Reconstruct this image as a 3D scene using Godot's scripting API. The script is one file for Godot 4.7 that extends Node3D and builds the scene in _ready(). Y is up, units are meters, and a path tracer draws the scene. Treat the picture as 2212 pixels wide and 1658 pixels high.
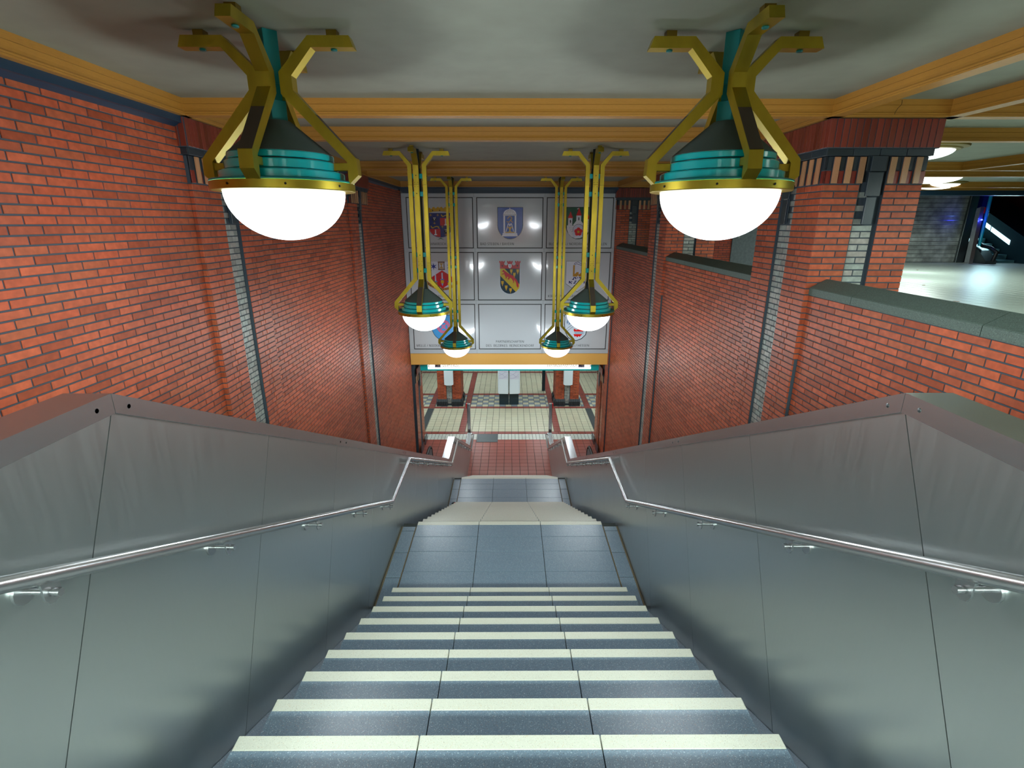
extends Node3D
# Station stairwell looking down a flight of stairs. Heights in the code are measured from the lens (y = 0 is the lens);
# H lifts everything so that the platform floor lies at y = 0.

const H := 7.43
const FLOOR_Y := -7.43        # platform
const UP_Y := -1.376          # concourse
const WX := 3.075             # brick face of the side walls
const PX := 3.03              # face of the pilasters and piers
var M := {}
var taken := {}
var bm := {}                  # brick meshes by size and tone
var rng := RandomNumberGenerator.new()
var eye_basis := Basis()

func _ready() -> void:
	rng.seed = 7
	var cam := Camera3D.new()
	cam.name = "camera"
	cam.fov = 73.56
	cam.near = 0.05
	cam.far = 100.0
	cam.rotation_degrees = Vector3(-17.42, -0.278, 0.048)
	cam.position = Vector3(0, H, 0)
	add_child(cam)
	eye_basis = cam.basis
	var we := WorldEnvironment.new()
	we.name = "world_environment"
	var e := Environment.new()
	e.background_mode = Environment.BG_COLOR
	e.background_color = Color(0, 0, 0)
	e.tonemap_mode = Environment.TONE_MAPPER_LINEAR
	e.tonemap_exposure = 1.35
	e.sdfgi_enabled = true
	e.ssao_enabled = true
	e.ssil_enabled = true
	we.environment = e
	add_child(we)
	make_materials()
	platform_lights()
	ceilings()
	left_side()
	right_side()
	floors()
	back_wall()
	stairs()
	for s in [-1.0, 1.0]:
		balustrade(s)
		handrail(s)
		escalator(s)
	lamps()
	concourse()
	platform_things()
	small_things()

# ---------------------------------------------------------------- mesh building
class MB:
	var v := PackedVector3Array()
	var n := PackedVector3Array()
	var c := PackedColorArray()
	func tri(a: Vector3, b: Vector3, d: Vector3, na: Vector3, nb: Vector3, nd: Vector3, col: Color) -> void:
		# counter-clockwise seen from outside comes in, clockwise goes out
		v.append(a); v.append(d); v.append(b)
		n.append(na); n.append(nd); n.append(nb)
		for i in 3:
			c.append(col)
	func quad(a: Vector3, b: Vector3, d: Vector3, e: Vector3, col := Color.WHITE) -> void:
		var nn := (b - a).cross(e - a).normalized()
		if nn.length() < 0.5:
			nn = (d - b).cross(e - b).normalized()
		tri(a, b, d, nn, nn, nn, col)
		tri(a, d, e, nn, nn, nn, col)
	func box(a: Vector3, b: Vector3, col := Color.WHITE, t := Transform3D(), ch := 0.0) -> void:
		# box from corner a to corner b, its twelve edges cut by ch
		var lo := a.min(b)
		var hi := a.max(b)
		if ch <= 0.0:
			for ax in 3:
				for s in [0, 1]:
					var p := []
					for k in [[0, 0], [1, 0], [1, 1], [0, 1]]:
						var q := Vector3()
						q[ax] = hi[ax] if s else lo[ax]
						q[(ax + 1) % 3] = hi[(ax + 1) % 3] if k[0] else lo[(ax + 1) % 3]
						q[(ax + 2) % 3] = hi[(ax + 2) % 3] if k[1] else lo[(ax + 2) % 3]
						p.append(t * q)
					if s:
						quad(p[0], p[1], p[2], p[3], col)
					else:
						quad(p[3], p[2], p[1], p[0], col)
			return
		var mid := (lo + hi) / 2.0
		var h := (hi - lo) / 2.0
		for ax in 3:
			var bx := (ax + 1) % 3
			var cx := (ax + 2) % 3
			for s in [-1.0, 1.0]:
				var f := []
				for k in [[-1, -1], [1, -1], [1, 1], [-1, 1]]:
					var q := Vector3()
					q[ax] = s * h[ax]
					q[bx] = k[0] * (h[bx] - ch)
					q[cx] = k[1] * (h[cx] - ch)
					f.append(t * (mid + q))
				if s > 0:
					quad(f[0], f[1], f[2], f[3], col)
				else:
					quad(f[3], f[2], f[1], f[0], col)
				for s2 in [-1.0, 1.0]:   # edge between face ax and face bx
					var p := []
					for k in [[0, -1], [1, -1], [1, 1], [0, 1]]:
						var q := Vector3()
						q[ax] = s * (h[ax] - (ch if k[0] else 0.0))
						q[bx] = s2 * (h[bx] - (0.0 if k[0] else ch))
						q[cx] = k[1] * (h[cx] - ch)
						p.append(t * (mid + q))
					if s * s2 > 0:
						quad(p[0], p[1], p[2], p[3], col)
					else:
						quad(p[3], p[2], p[1], p[0], col)
		for sx in [-1.0, 1.0]:
			for sy in [-1.0, 1.0]:
				for sz in [-1.0, 1.0]:
					var p1 := t * (mid + Vector3(sx * h.x, sy * (h.y - ch), sz * (h.z - ch)))
					var p2 := t * (mid + Vector3(sx * (h.x - ch), sy * h.y, sz * (h.z - ch)))
					var p3 := t * (mid + Vector3(sx * (h.x - ch), sy * (h.y - ch), sz * h.z))
					var nn := (p2 - p1).cross(p3 - p1).normalized()
					if sx * sy * sz > 0:
						tri(p1, p2, p3, nn, nn, nn, col)
					else:
						tri(p1, p3, p2, -nn, -nn, -nn, col)
	func lathe(profile: Array, segs: int, at := Vector3.ZERO, col := Color.WHITE, smooth := false) -> void:
		# profile of Vector2(radius, height), from top to bottom on the outside
		for i in profile.size() - 1:
			var p: Vector2 = profile[i]
			var q: Vector2 = profile[i + 1]
			var d := (q - p).normalized()
			var n0 := Vector2(-d.y, d.x)
			var n1 := n0
			if smooth:
				if i > 0:
					var d0 := (p - Vector2(profile[i - 1])).normalized()
					n0 = (n0 + Vector2(-d0.y, d0.x)).normalized()
				if i < profile.size() - 2:
					var d1 := (Vector2(profile[i + 2]) - q).normalized()
					n1 = (n1 + Vector2(-d1.y, d1.x)).normalized()
			for k in segs:
				var a0 := TAU * k / segs
				var a1 := TAU * (k + 1) / segs
				var u0 := Vector3(cos(a0), 0, -sin(a0))
				var u1 := Vector3(cos(a1), 0, -sin(a1))
				var y := Vector3.UP
				var A := at + u0 * p.x + y * p.y
				var B := at + u0 * q.x + y * q.y
				var C := at + u1 * q.x + y * q.y
				var D := at + u1 * p.x + y * p.y
				var nA := u0 * n0.x + y * n0.y
				var nB := u0 * n1.x + y * n1.y
				var nC := u1 * n1.x + y * n1.y
				var nD := u1 * n0.x + y * n0.y
				if q.x > 0.0001:
					tri(A, B, C, nA, nB, nC, col)
				if p.x > 0.0001:
					tri(A, C, D, nA, nC, nD, col)
	func rod(a: Vector3, b: Vector3, r: float, segs := 10, col := Color.WHITE) -> void:
		tube([a, b], r, segs, col)
	func tube(path: Array, r: float, segs := 10, col := Color.WHITE) -> void:
		var rings := []
		var nrm := []
		for i in path.size():
			var p: Vector3 = path[i]
			var d0: Vector3 = (p - path[i - 1]).normalized() if i > 0 else (path[1] - p).normalized()
			var d1: Vector3 = (path[i + 1] - p).normalized() if i < path.size() - 1 else d0
			var d := (d0 + d1).normalized()
			var ref := Vector3.RIGHT if absf(d.x) < 0.9 else Vector3.UP
			var s := d.cross(ref).normalized()
			var w := d.cross(s).normalized()
			var stretch := 1.0 / maxf(0.35, d.dot(d0))
			var ring := []
			var rn := []
			var bend := d1 - d0
			for k in segs:
				var ang := TAU * k / segs
				var o := s * cos(ang) + w * sin(ang)
				rn.append(o)
				if bend.length() > 0.001:
					var bd := bend.normalized()
					o += bd * (o.dot(bd) * (stretch - 1.0))
				ring.append(p + o * r)
			rings.append(ring)
			nrm.append(rn)
		for i in path.size() - 1:
			for k in segs:
				var k2 := (k + 1) % segs
				tri(rings[i][k], rings[i + 1][k2], rings[i + 1][k], nrm[i][k], nrm[i + 1][k2], nrm[i + 1][k], col)
				tri(rings[i][k], rings[i][k2], rings[i + 1][k2], nrm[i][k], nrm[i][k2], nrm[i + 1][k2], col)
		for e in [0, path.size() - 1]:
			var d: Vector3 = (path[0] - path[1]).normalized() if e == 0 else (path[e] - path[e - 1]).normalized()
			for k in segs:
				var k2 := (k + 1) % segs
				if e == 0:
					tri(path[e], rings[e][k2], rings[e][k], d, d, d, col)
				else:
					tri(path[e], rings[e][k], rings[e][k2], d, d, d, col)
	func prism(poly: PackedVector2Array, o: Vector3, U: Vector3, V: Vector3, N: Vector3, col := Color.WHITE) -> void:
		# polygon (u, v) in the plane o + u U + v V, pushed along N on both caps
		var p := poly
		if Geometry2D.is_polygon_clockwise(p) == (U.cross(V).dot(N) > 0):
			p = poly.duplicate()
			p.reverse()
		var idx := Geometry2D.triangulate_polygon(p)
		var nn := N.normalized()
		var at := func(q: Vector2) -> Vector3: return o + U * q.x + V * q.y
		for i in range(0, idx.size(), 3):
			var a: Vector3 = at.call(p[idx[i]])
			var b: Vector3 = at.call(p[idx[i + 1]])
			var d: Vector3 = at.call(p[idx[i + 2]])
			if (b - a).cross(d - a).dot(nn) < 0:
				var sw := b
				b = d
				d = sw
			tri(a + N, b + N, d + N, nn, nn, nn, col)
			tri(a, d, b, -nn, -nn, -nn, col)
		for i in p.size():
			var a: Vector3 = at.call(p[i])
			var b: Vector3 = at.call(p[(i + 1) % p.size()])
			quad(a, b, b + N, a + N, col)
	func face(poly: PackedVector2Array, o: Vector3, U: Vector3, V: Vector3, col := Color.WHITE) -> void:
		var idx := Geometry2D.triangulate_polygon(poly)
		var nn := U.cross(V).normalized()
		for i in range(0, idx.size(), 3):
			var a := o + U * poly[idx[i]].x + V * poly[idx[i]].y
			var b := o + U * poly[idx[i + 1]].x + V * poly[idx[i + 1]].y
			var d := o + U * poly[idx[i + 2]].x + V * poly[idx[i + 2]].y
			if (b - a).cross(d - a).dot(nn) < 0:
				tri(a, d, b, nn, nn, nn, col)
			else:
				tri(a, b, d, nn, nn, nn, col)
	func mesh() -> ArrayMesh:
		var arr := []
		arr.resize(Mesh.ARRAY_MAX)
		arr[Mesh.ARRAY_VERTEX] = v
		arr[Mesh.ARRAY_NORMAL] = n
		arr[Mesh.ARRAY_COLOR] = c
		var m := ArrayMesh.new()
		m.add_surface_from_arrays(Mesh.PRIMITIVE_TRIANGLES, arr)
		return m

func numbered(called: String) -> String:
	taken[called] = taken.get(called, 0) + 1
	return called if taken[called] == 1 else "%s_%03d" % [called, taken[called] - 1]

func tag(o: Node3D, label: String, category := "", group := "") -> void:
	o.set_meta("label", label)
	if category:
		o.set_meta("category", category)
	if group:
		o.set_meta("group", group)

func thing(called: String, label: String, category: String, at := Vector3.ZERO, group := "") -> Node3D:
	var o := Node3D.new()
	o.name = numbered(called)
	add_child(o)
	o.position = at + Vector3(0, H, 0)
	tag(o, label, category, group)
	return o

func one(called: String, mb: MB, mat: Material, label: String, category: String, group := "") -> MeshInstance3D:
	var o := MeshInstance3D.new()
	o.name = numbered(called)
	o.mesh = mb.mesh()
	o.material_override = mat
	add_child(o)
	o.position = Vector3(0, H, 0)
	tag(o, label, category, group)
	return o

func struct(called: String, mb: MB, mat: Material, label: String) -> MeshInstance3D:
	var o := one(called, mb, mat, label, "")
	o.set_meta("kind", "structure")
	return o

func part(called: String, mb: MB, mat: Material, parent: Node3D, label := "", stuff := false) -> MeshInstance3D:
	return part_mesh(called, mb.mesh(), mat, parent, label, stuff)

func part_mesh(called: String, m: Mesh, mat: Material, parent: Node3D, label := "", stuff := false) -> MeshInstance3D:
	var o := MeshInstance3D.new()
	o.name = called
	o.mesh = m
	o.material_override = mat
	parent.add_child(o, true)
	if label:
		o.set_meta("label", label)
	if stuff:
		o.set_meta("kind", "stuff")
	return o

func lin(r: float, g: float, b: float) -> Color:
	return Color(r, g, b).srgb_to_linear()

# ---------------------------------------------------------------- materials
func noise_tex(freq: float, lo: float, hi: float, kind := FastNoiseLite.TYPE_SIMPLEX_SMOOTH, seed_ := 1, size := 512, octaves := 4) -> NoiseTexture2D:
	var f := FastNoiseLite.new()
	f.noise_type = kind
	f.frequency = freq
	f.seed = seed_
	f.fractal_octaves = octaves
	var t := NoiseTexture2D.new()
	t.width = size
	t.height = size
	t.seamless = true
	t.noise = f
	var g := Gradient.new()
	g.set_color(0, Color(lo, lo, lo))
	g.set_color(1, Color(hi, hi, hi))
	t.color_ramp = g
	return t

func bump_tex(freq: float, strength: float, seed_ := 3, size := 512) -> NoiseTexture2D:
	var f := FastNoiseLite.new()
	f.frequency = freq
	f.seed = seed_
	f.fractal_octaves = 3
	var t := NoiseTexture2D.new()
	t.width = size
	t.height = size
	t.seamless = true
	t.noise = f
	t.as_normal_map = true
	t.bump_strength = strength
	return t

func speckle_tex(base: Color, specks: Array, count: int, seed_: int) -> ImageTexture:
	# terrazzo: chips of several tones in a ground
	var r := RandomNumberGenerator.new()
	r.seed = seed_
	var im := Image.create(512, 512, false, Image.FORMAT_RGB8)
	for y in 512:
		for x in 512:
			var k := r.randf_range(0.93, 1.05)
			im.set_pixel(x, y, Color(base.r * k, base.g * k, base.b * k))
	for i in count:
		var col: Color = specks[r.randi() % specks.size()]
		var x := r.randi() % 512
		var y := r.randi() % 512
		var s := 1 + r.randi() % 3
		for a in s:
			for b in s:
				if a * b < 4 or r.randf() < 0.5:
					im.set_pixel((x + a) % 512, (y + b) % 512, col)
	return ImageTexture.create_from_image(im)

func mat(called: String, col: Color, rough: float, metal := 0.0, tex: Texture2D = null, scale_ := Vector3.ONE) -> StandardMaterial3D:
	var m := StandardMaterial3D.new()
	m.resource_name = called
	m.albedo_color = col
	m.roughness = rough
	m.metallic = metal
	if tex:
		m.albedo_texture = tex
		tri_map(m, scale_)
	M[called] = m
	return m

func tri_map(m: StandardMaterial3D, s: Vector3) -> void:
	m.uv1_triplanar = true
	m.uv1_world_triplanar = true
	m.uv1_scale = s
	m.uv1_triplanar_sharpness = 8.0

func glow(called: String, col: Color, energy: float) -> void:
	var m := mat(called, Color(0.9, 0.9, 0.9), 0.3)
	m.emission_enabled = true
	m.emission = col
	m.emission_energy_multiplier = energy

func make_materials() -> void:
	var grain := noise_tex(0.02, 0.80, 1.0, FastNoiseLite.TYPE_SIMPLEX_SMOOTH, 2, 512, 5)
	var fine := noise_tex(0.12, 0.82, 1.0, FastNoiseLite.TYPE_SIMPLEX, 5, 512, 3)
	var m := mat("brick", Color.WHITE, 0.5, 0.0, grain, Vector3(1.2, 1.2, 1.2))
	m.vertex_color_use_as_albedo = true
	m.metallic_specular = 0.35
	m = mat("mortar", Color(0.24, 0.29, 0.33), 0.85, 0.0, fine, Vector3(3, 3, 3))
	m = mat("glazed", Color.WHITE, 0.3, 0.0, fine, Vector3(2, 2, 2))
	m.vertex_color_use_as_albedo = true
	mat("ceiling", Color(0.53, 0.545, 0.49), 0.6, 0.0, noise_tex(0.01, 0.93, 1.0, FastNoiseLite.TYPE_SIMPLEX_SMOOTH, 9, 512, 3), Vector3(0.5, 0.5, 0.5))
	mat("yellow", Color(0.68, 0.48, 0.18), 0.45, 0.0, noise_tex(0.03, 0.92, 1.0), Vector3(1, 8, 1))
	mat("yellow_pale", Color(0.86, 0.66, 0.33), 0.45)
	mat("navy", Color(0.07, 0.19, 0.27), 0.4)
	m = mat("brass", Color(0.74, 0.66, 0.22), 0.42, 0.88, noise_tex(0.01, 0.88, 1.0, FastNoiseLite.TYPE_SIMPLEX_SMOOTH, 21, 512, 4), Vector3(1.0, 0.6, 1.0))
	m.metallic_specular = 0.5
	m.roughness_texture = noise_tex(0.02, 0.85, 1.0, FastNoiseLite.TYPE_SIMPLEX_SMOOTH, 22)
	mat("brass_dull", Color(0.50, 0.42, 0.16), 0.45, 0.9)
	m = mat("teal", Color(0.0, 0.70, 0.72), 0.22)
	mat("arm_dust", Color(0.27, 0.23, 0.19), 0.8)
	m.clearcoat_enabled = true
	m.clearcoat = 0.6
	m.clearcoat_roughness = 0.08
	mat("teal_dull", Color(0.05, 0.46, 0.46), 0.35)
	mat("cone_grey", Color(0.30, 0.36, 0.35), 0.75, 0.0, fine, Vector3(4, 4, 4))
	mat("screw_dark", Color(0.10, 0.09, 0.06), 0.5, 0.5)
	glow("globe_glow", Color(0.96, 0.99, 1.0), 2.2)
	glow("dome_glow", Color(0.95, 1.0, 0.98), 1.8)
	glow("tube_glow", Color(0.95, 1.0, 1.0), 2.0)
	glow("sign_glow", Color(1.0, 1.0, 0.97), 1.2)
	glow("strip_glow", Color(0.75, 0.95, 1.0), 1.6)
	glow("blue_glow", Color(0.1, 0.15, 1.0), 6.0)
	# stainless sheet, rubbed in one direction
	var streak := noise_tex(0.03, 0.82, 1.0, FastNoiseLite.TYPE_SIMPLEX_SMOOTH, 31, 512, 4)
	m = mat("steel", Color(0.74, 0.77, 0.77), 0.36, 0.94)
	m.roughness_texture = streak
	tri_map(m, Vector3(3.0, 0.12, 3.0))
	m = mat("steel_bright", Color(0.72, 0.73, 0.74), 0.26, 0.9)
	mat("steel_dull", Color(0.42, 0.45, 0.46), 0.4, 1.0)
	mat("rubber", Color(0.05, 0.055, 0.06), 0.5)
	mat("terrazzo", Color(0.92, 0.96, 1.0), 0.34, 0.0, speckle_tex(Color(0.52, 0.58, 0.63), [Color(0.70, 0.76, 0.80), Color(0.40, 0.46, 0.52), Color(0.86, 0.88, 0.88), Color(0.36, 0.41, 0.46), Color(0.65, 0.58, 0.56), Color(0.6, 0.66, 0.7)], 9000, 5), Vector3(2.2, 2.2, 2.2))
	mat("white_stone", Color(1, 1, 1), 0.45, 0.0, speckle_tex(Color(0.86, 0.86, 0.81), [Color(0.80, 0.79, 0.74), Color(0.70, 0.69, 0.64), Color(0.92, 0.92, 0.88), Color(0.84, 0.78, 0.68)], 4500, 6), Vector3(2.2, 2.2, 2.2))
	mat("joint", Color(0.22, 0.245, 0.245), 0.9)
	mat("joint_sand", Color(0.50, 0.45, 0.36), 0.95, 0.0, fine, Vector3(3, 3, 3))
	mat("coping", Color(0.46, 0.52, 0.50), 0.62, 0.0, speckle_tex(Color(0.66, 0.70, 0.68), [Color(0.9, 0.93, 0.9), Color(0.42, 0.46, 0.45), Color(0.55, 0.58, 0.54), Color(0.75, 0.76, 0.72)], 12000, 8), Vector3(1.6, 1.6, 1.6))
	m = mat("enamel", Color(0.74, 0.77, 0.79), 0.12)
	m.clearcoat_enabled = true
	m.clearcoat = 0.5
	m.clearcoat_roughness = 0.05
	m.normal_enabled = true
	m.normal_texture = bump_tex(0.004, 2.0, 41)
	m.normal_scale = 0.06
	tri_map(m, Vector3(0.55, 0.55, 0.55))
	mat("enamel_trim", Color(0.70, 0.73, 0.75), 0.3)
	m = mat("print", Color.WHITE, 0.25)
	m.vertex_color_use_as_albedo = true
	mat("ink", Color(0.06, 0.07, 0.08), 0.4)
	m = mat("tile", Color.WHITE, 0.32, 0.0, fine, Vector3(1.5, 1.5, 1.5))
	m.vertex_color_use_as_albedo = true
	var ribs := Image.create(8, 128, false, Image.FORMAT_RGB8)
	for y in 128:
		var k := 0.66 if y % 16 == 0 else 1.0
		for x in 8:
			ribs.set_pixel(x, y, Color(k, k, k))
	mat("ribbed_tile", Color(0.76, 0.80, 0.77), 0.35, 0.0, ImageTexture.create_from_image(ribs), Vector3(2, 2, 2))
	mat("grey_door", Color(0.42, 0.45, 0.47), 0.4, 0.3, noise_tex(0.02, 0.85, 1.0), Vector3(1, 1, 1))
	mat("white_panel", Color(0.80, 0.84, 0.86), 0.35)
	mat("dark_teal", Color(0.06, 0.16, 0.19), 0.45)
	mat("concrete", Color(0.45, 0.46, 0.46), 0.8)
	mat("red_paint", Color(0.85, 0.05, 0.06), 0.4)
	mat("blue_paint", Color(0.02, 0.12, 0.45), 0.4)
	mat("wall_plain", Color(0.50, 0.26, 0.20), 0.6)
	mat("shutter", Color(0.78, 0.80, 0.78), 0.5, 0.15, noise_tex(0.008, 0.62, 1.0, FastNoiseLite.TYPE_SIMPLEX_SMOOTH, 51, 512, 5), Vector3(0.6, 0.6, 0.6))
	mat("escalator_step", Color(0.34, 0.52, 0.54), 0.45, 0.2)
	m = mat("plinth", Color(0.10, 0.13, 0.15), 0.45)
	mat("map_paper", Color(0.78, 0.79, 0.84), 0.4)
	mat("map_line", Color(0.45, 0.40, 0.62), 0.5)
	mat("yellow_grip", Color(0.75, 0.62, 0.05), 0.4)
	mat("leaf", Color(0.55, 0.36, 0.10), 0.8)
	mat("grey_cladding", Color(0.45, 0.45, 0.46), 0.5)

# ---------------------------------------------------------------- bricks
const RED := Color(0.47, 0.104, 0.044)
const GREY := Color(0.36, 0.37, 0.34)
const BLACK := Color(0.028, 0.045, 0.058)
const TAN := Color(0.47, 0.25, 0.125)

func tone(col: Color, k: int) -> Color:
	var f: float = [1.0, 0.86, 1.12, 0.94, 0.74, 1.05][k % 6]
	var g: float = [1.0, 1.04, 0.98, 1.1, 0.96, 0.9][k % 6]
	f = lerpf(1.0, f, tone_amp)
	g = lerpf(1.0, g, tone_amp)
	return Color(col.r * f, col.g * f * g, col.b * f * g)

func brick_mesh(w: float, h: float, proud: float, col: Color, k: int) -> ArrayMesh:
	var key := "%d/%d/%d/%s/%d" % [roundi(w * 1000), roundi(h * 1000), roundi(proud * 1000), col.to_html(), k % 6]
	if not bm.has(key):
		var b := MB.new()
		brick_into(b, Transform3D(), w, h, proud, tone(col, k))
		bm[key] = b.mesh()
	return bm[key]

func brick_into(b: MB, t: Transform3D, w: float, h: float, proud: float, col: Color) -> void:
	var x := w / 2
	var y := h / 2
	var c := 0.002
	var f := [Vector3(-x + c, -y + c, proud), Vector3(x - c, -y + c, proud), Vector3(x - c, y - c, proud), Vector3(-x + c, y - c, proud)]
	var g := [Vector3(-x, -y, proud - c), Vector3(x, -y, proud - c), Vector3(x, y, proud - c), Vector3(-x, y, proud - c)]
	var o := [Vector3(-x, -y, -0.01), Vector3(x, -y, -0.01), Vector3(x, y, -0.01), Vector3(-x, y, -0.01)]
	b.quad(t * f[0], t * f[1], t * f[2], t * f[3], col)
	for i in 4:
		var j := (i + 1) % 4
		b.quad(t * g[i], t * g[j], t * f[j], t * f[i], col)
		b.quad(t * o[i], t * o[j], t * g[j], t * g[i], col)

# a list of bricks, each [centre, basis, width, height, proud, colour]; the largest in view become parts, the rest one joined part
func lay(list: Array, parent: Node3D, most: int, material: Material, called := "brick", smallest := 9.0) -> void:
	var order := []
	for i in list.size():
		var q = list[i]
		var p: Vector3 = eye_basis.inverse() * q[0]
		var size := 0.0
		if p.z < -0.3:
			var sx := 1109.0 / -p.z
			if absf(p.x * sx) < 1130.0 and absf(p.y * sx) < 850.0:
				var across: Vector3 = eye_basis.inverse() * (q[1] * Vector3(q[2], 0, 0))
				var up: Vector3 = eye_basis.inverse() * (q[1] * Vector3(0, q[3], 0))
				var pa := (Vector2(p.x + across.x, p.y + across.y) / -(p.z + across.z) - Vector2(p.x, p.y) / -p.z) * 1109.0
				var pu := (Vector2(p.x + up.x, p.y + up.y) / -(p.z + up.z) - Vector2(p.x, p.y) / -p.z) * 1109.0
				if maxf(pa.length(), pu.length()) >= smallest:
					size = absf(pa.cross(pu)) * (1.0 if seen_over_balustrade(q[0]) else 0.001)
		order.append([size, i])
	order.sort_custom(func(a, b): return a[0] > b[0] if a[0] != b[0] else a[1] < b[1])
	var rest := MB.new()
	for k in order.size():
		var q = list[order[k][1]]
		var tn := rng.randi() % 6
		var t := Transform3D(q[1], q[0])
		if k < most and order[k][0] > 0.05:
			var o := part_mesh(called, brick_mesh(q[2], q[3], q[4], q[5], tn), material, parent)
			o.transform = t
		else:
			brick_into(rest, t, q[2], q[3], q[4], tone(q[5], tn))
	if rest.v.size():
		part(called, rest, material, parent, "", true)

func seen_over_balustrade(p: Vector3) -> bool:
	if absf(p.x) < 1.5:
		return true
	var k := 1.44 / absf(p.x)
	return p.y * k > cap_y(p.z * k) - 0.02

func cap_y(z: float) -> float:
	if z > -1.59:
		return -0.53
	if z > -10.0:
		return -0.53 - 0.509 * (-z - 1.59)
	if z > -11.19:
		return -4.81
	return maxf(-6.9, -4.81 - 0.506 * (-z - 11.19))

var tone_amp := 1.0

const JOINT := 0.0115
const COURSE := 0.0625

# running bond over a rectangle: u along the wall, v up. phase shifts the joints, keep(u, v) says which bricks stand
func bond(list: Array, o: Vector3, U: Vector3, N: Vector3, u0: float, u1: float, v_top: float, v_bot: float, phase: float, col: Color, proud := 0.006, keep = null) -> void:
	var B := Basis(U, Vector3.UP, N)
	var row := 0
	var top := v_top
	while top > v_bot + 0.02:
		var bot := maxf(top - COURSE, v_bot)
		var first := floorf((u0 - phase) / 0.25) * 0.25 + phase + (0.125 if row % 2 else 0.0) - 0.25
		var u := first
		while u < u1:
			var a := maxf(u, u0)
			var b := minf(u + 0.25, u1)
			if b - a > 0.03 and (keep == null or keep.call((a + b) / 2, (top + bot) / 2)):
				list.append([o + U * ((a + b) / 2) + Vector3.UP * ((top + bot) / 2), B, b - a - JOINT, top - bot - JOINT, proud, col])
			u += 0.25
		top -= COURSE
		row += 1

# rows of given widths, alternating between two patterns (a row with gaps at both ends fills u0..u1)
func pattern(list: Array, o: Vector3, U: Vector3, N: Vector3, u0: float, u1: float, v_top: float, v_bot: float, even: Array, odd: Array, col: Color, proud := 0.006, keep = null, row0 := 0) -> void:
	var B := Basis(U, Vector3.UP, N)
	var row := row0
	var top := v_top
	while top > v_bot + 0.02:
		var widths: Array = even if row % 2 == 0 else odd
		var total := 0.0
		for w in widths:
			total += w
		var u := u0
		for w in widths:
			var b: float = u + w / total * (u1 - u0)
			var c := Vector2((u + b) / 2, top - COURSE / 2)
			if keep == null or keep.call(c.x, c.y):
				list.append([o + U * c.x + Vector3.UP * c.y, B, b - u - JOINT, COURSE - JOINT, proud, col])
			u = b
		top -= COURSE
		row += 1

# one face of a pier: o at its left foot (looking at it), U to the right, N out; width w; brick from v_top down to v_bot; cap courses above
func pier_face(list: Array, other: Array, o: Vector3, U: Vector3, N: Vector3, w: float, v_bot: float, cap := true, gap_w := 0.24, keep = null) -> void:
	var B := Basis(U, Vector3.UP, N)
	var v0 := 0.357
	var g0 := (w - gap_w) / 2
	var g1 := g0 + gap_w
	var long := w > 1.1
	var ev := [0.25, 0.125] if not long else [0.25, 0.25]
	var od := [0.125, 0.25] if not long else [0.17, 0.12, 0.21]
	var first := v0 if cap else 0.357
	pattern(list, o, U, N, 0.0, g0, first, v_bot, ev, od, RED, 0.006, keep)
	pattern(list, o, U, N, g1, w, first, v_bot, ev, od, RED, 0.006, keep, 1)
	# grey strip set back between the two red leaves
	var notch := func(u: float, v: float) -> bool:
		return (v < -0.02 or absf(u - w / 2) > 0.05) and (keep == null or keep.call(u, v))
	pattern(list, o - N * 0.03, U, N, g0 + 0.005, g1 - 0.02, first, v_bot, [0.25] if not long else [0.16, 0.14], [0.12, 0.12] if not long else [0.09, 0.14, 0.08], GREY, 0.006, notch)
	if not cap:
		return
	pier_cap(other, o, U, N, w, long)

func pier_cap(other: Array, o: Vector3, U: Vector3, N: Vector3, w: float, long: bool) -> void:
	var B := Basis(U, Vector3.UP, N)
	var e := 0.05
	# soldier frieze
	var n := roundi((w + 2 * e) / COURSE)
	for i in n:
		var u := -e + (i + 0.5) * (w + 2 * e) / n
		other.append([o + U * u + Vector3.UP * 0.801 + N * e, B, (w + 2 * e) / n - 0.009, 0.244, 0.006, Color(0.20, 0.036, 0.022)])
	# black course
	var k := roundi((w + 0.05) / 0.25)
	for i in k:
		var u := -0.025 + (i + 0.5) * (w + 0.05) / k
		other.append([o + U * u + Vector3.UP * 0.641 + N * 0.026, B, (w + 0.05) / k - 0.008, 0.06, 0.006, BLACK])
	# tan teeth with black over red between them
	var c := w / 2
	var half := w / 2 - 0.115
	var cells := roundi(half / 0.125)
	var pitch := half / cells
	for side in [-1.0, 1.0]:
		for i in cells:
			var a: float = c + side * (0.115 + (i + 0.27) * pitch)
			other.append([o + U * a + Vector3.UP * 0.482 + N * 0.03, B, pitch * 0.44, 0.236, 0.006, TAN])
			var b: float = c + side * (0.115 + (i + 0.75) * pitch)
			other.append([o + U * b + Vector3.UP * 0.545, B, pitch * 0.5, 0.12, 0.006, BLACK])
			other.append([o + U * b + Vector3.UP * 0.421, B, pitch * 0.5, 0.114, 0.006, Color(0.24, 0.035, 0.022)])
	# black corbel: wide head, stem, narrow foot
	for q in [[0.2, 0.608, 0.475, 0.02], [0.14, 0.608, 0.475, 0.045], [0.14, 0.465, 0.25, 0.035], [0.095, 0.24, -0.012, 0.03]]:
		other.append([o + U * c + Vector3.UP * ((q[1] + q[2]) / 2) + N * (q[3] - 0.006), B, q[0], q[1] - q[2], 0.006, BLACK])

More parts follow.
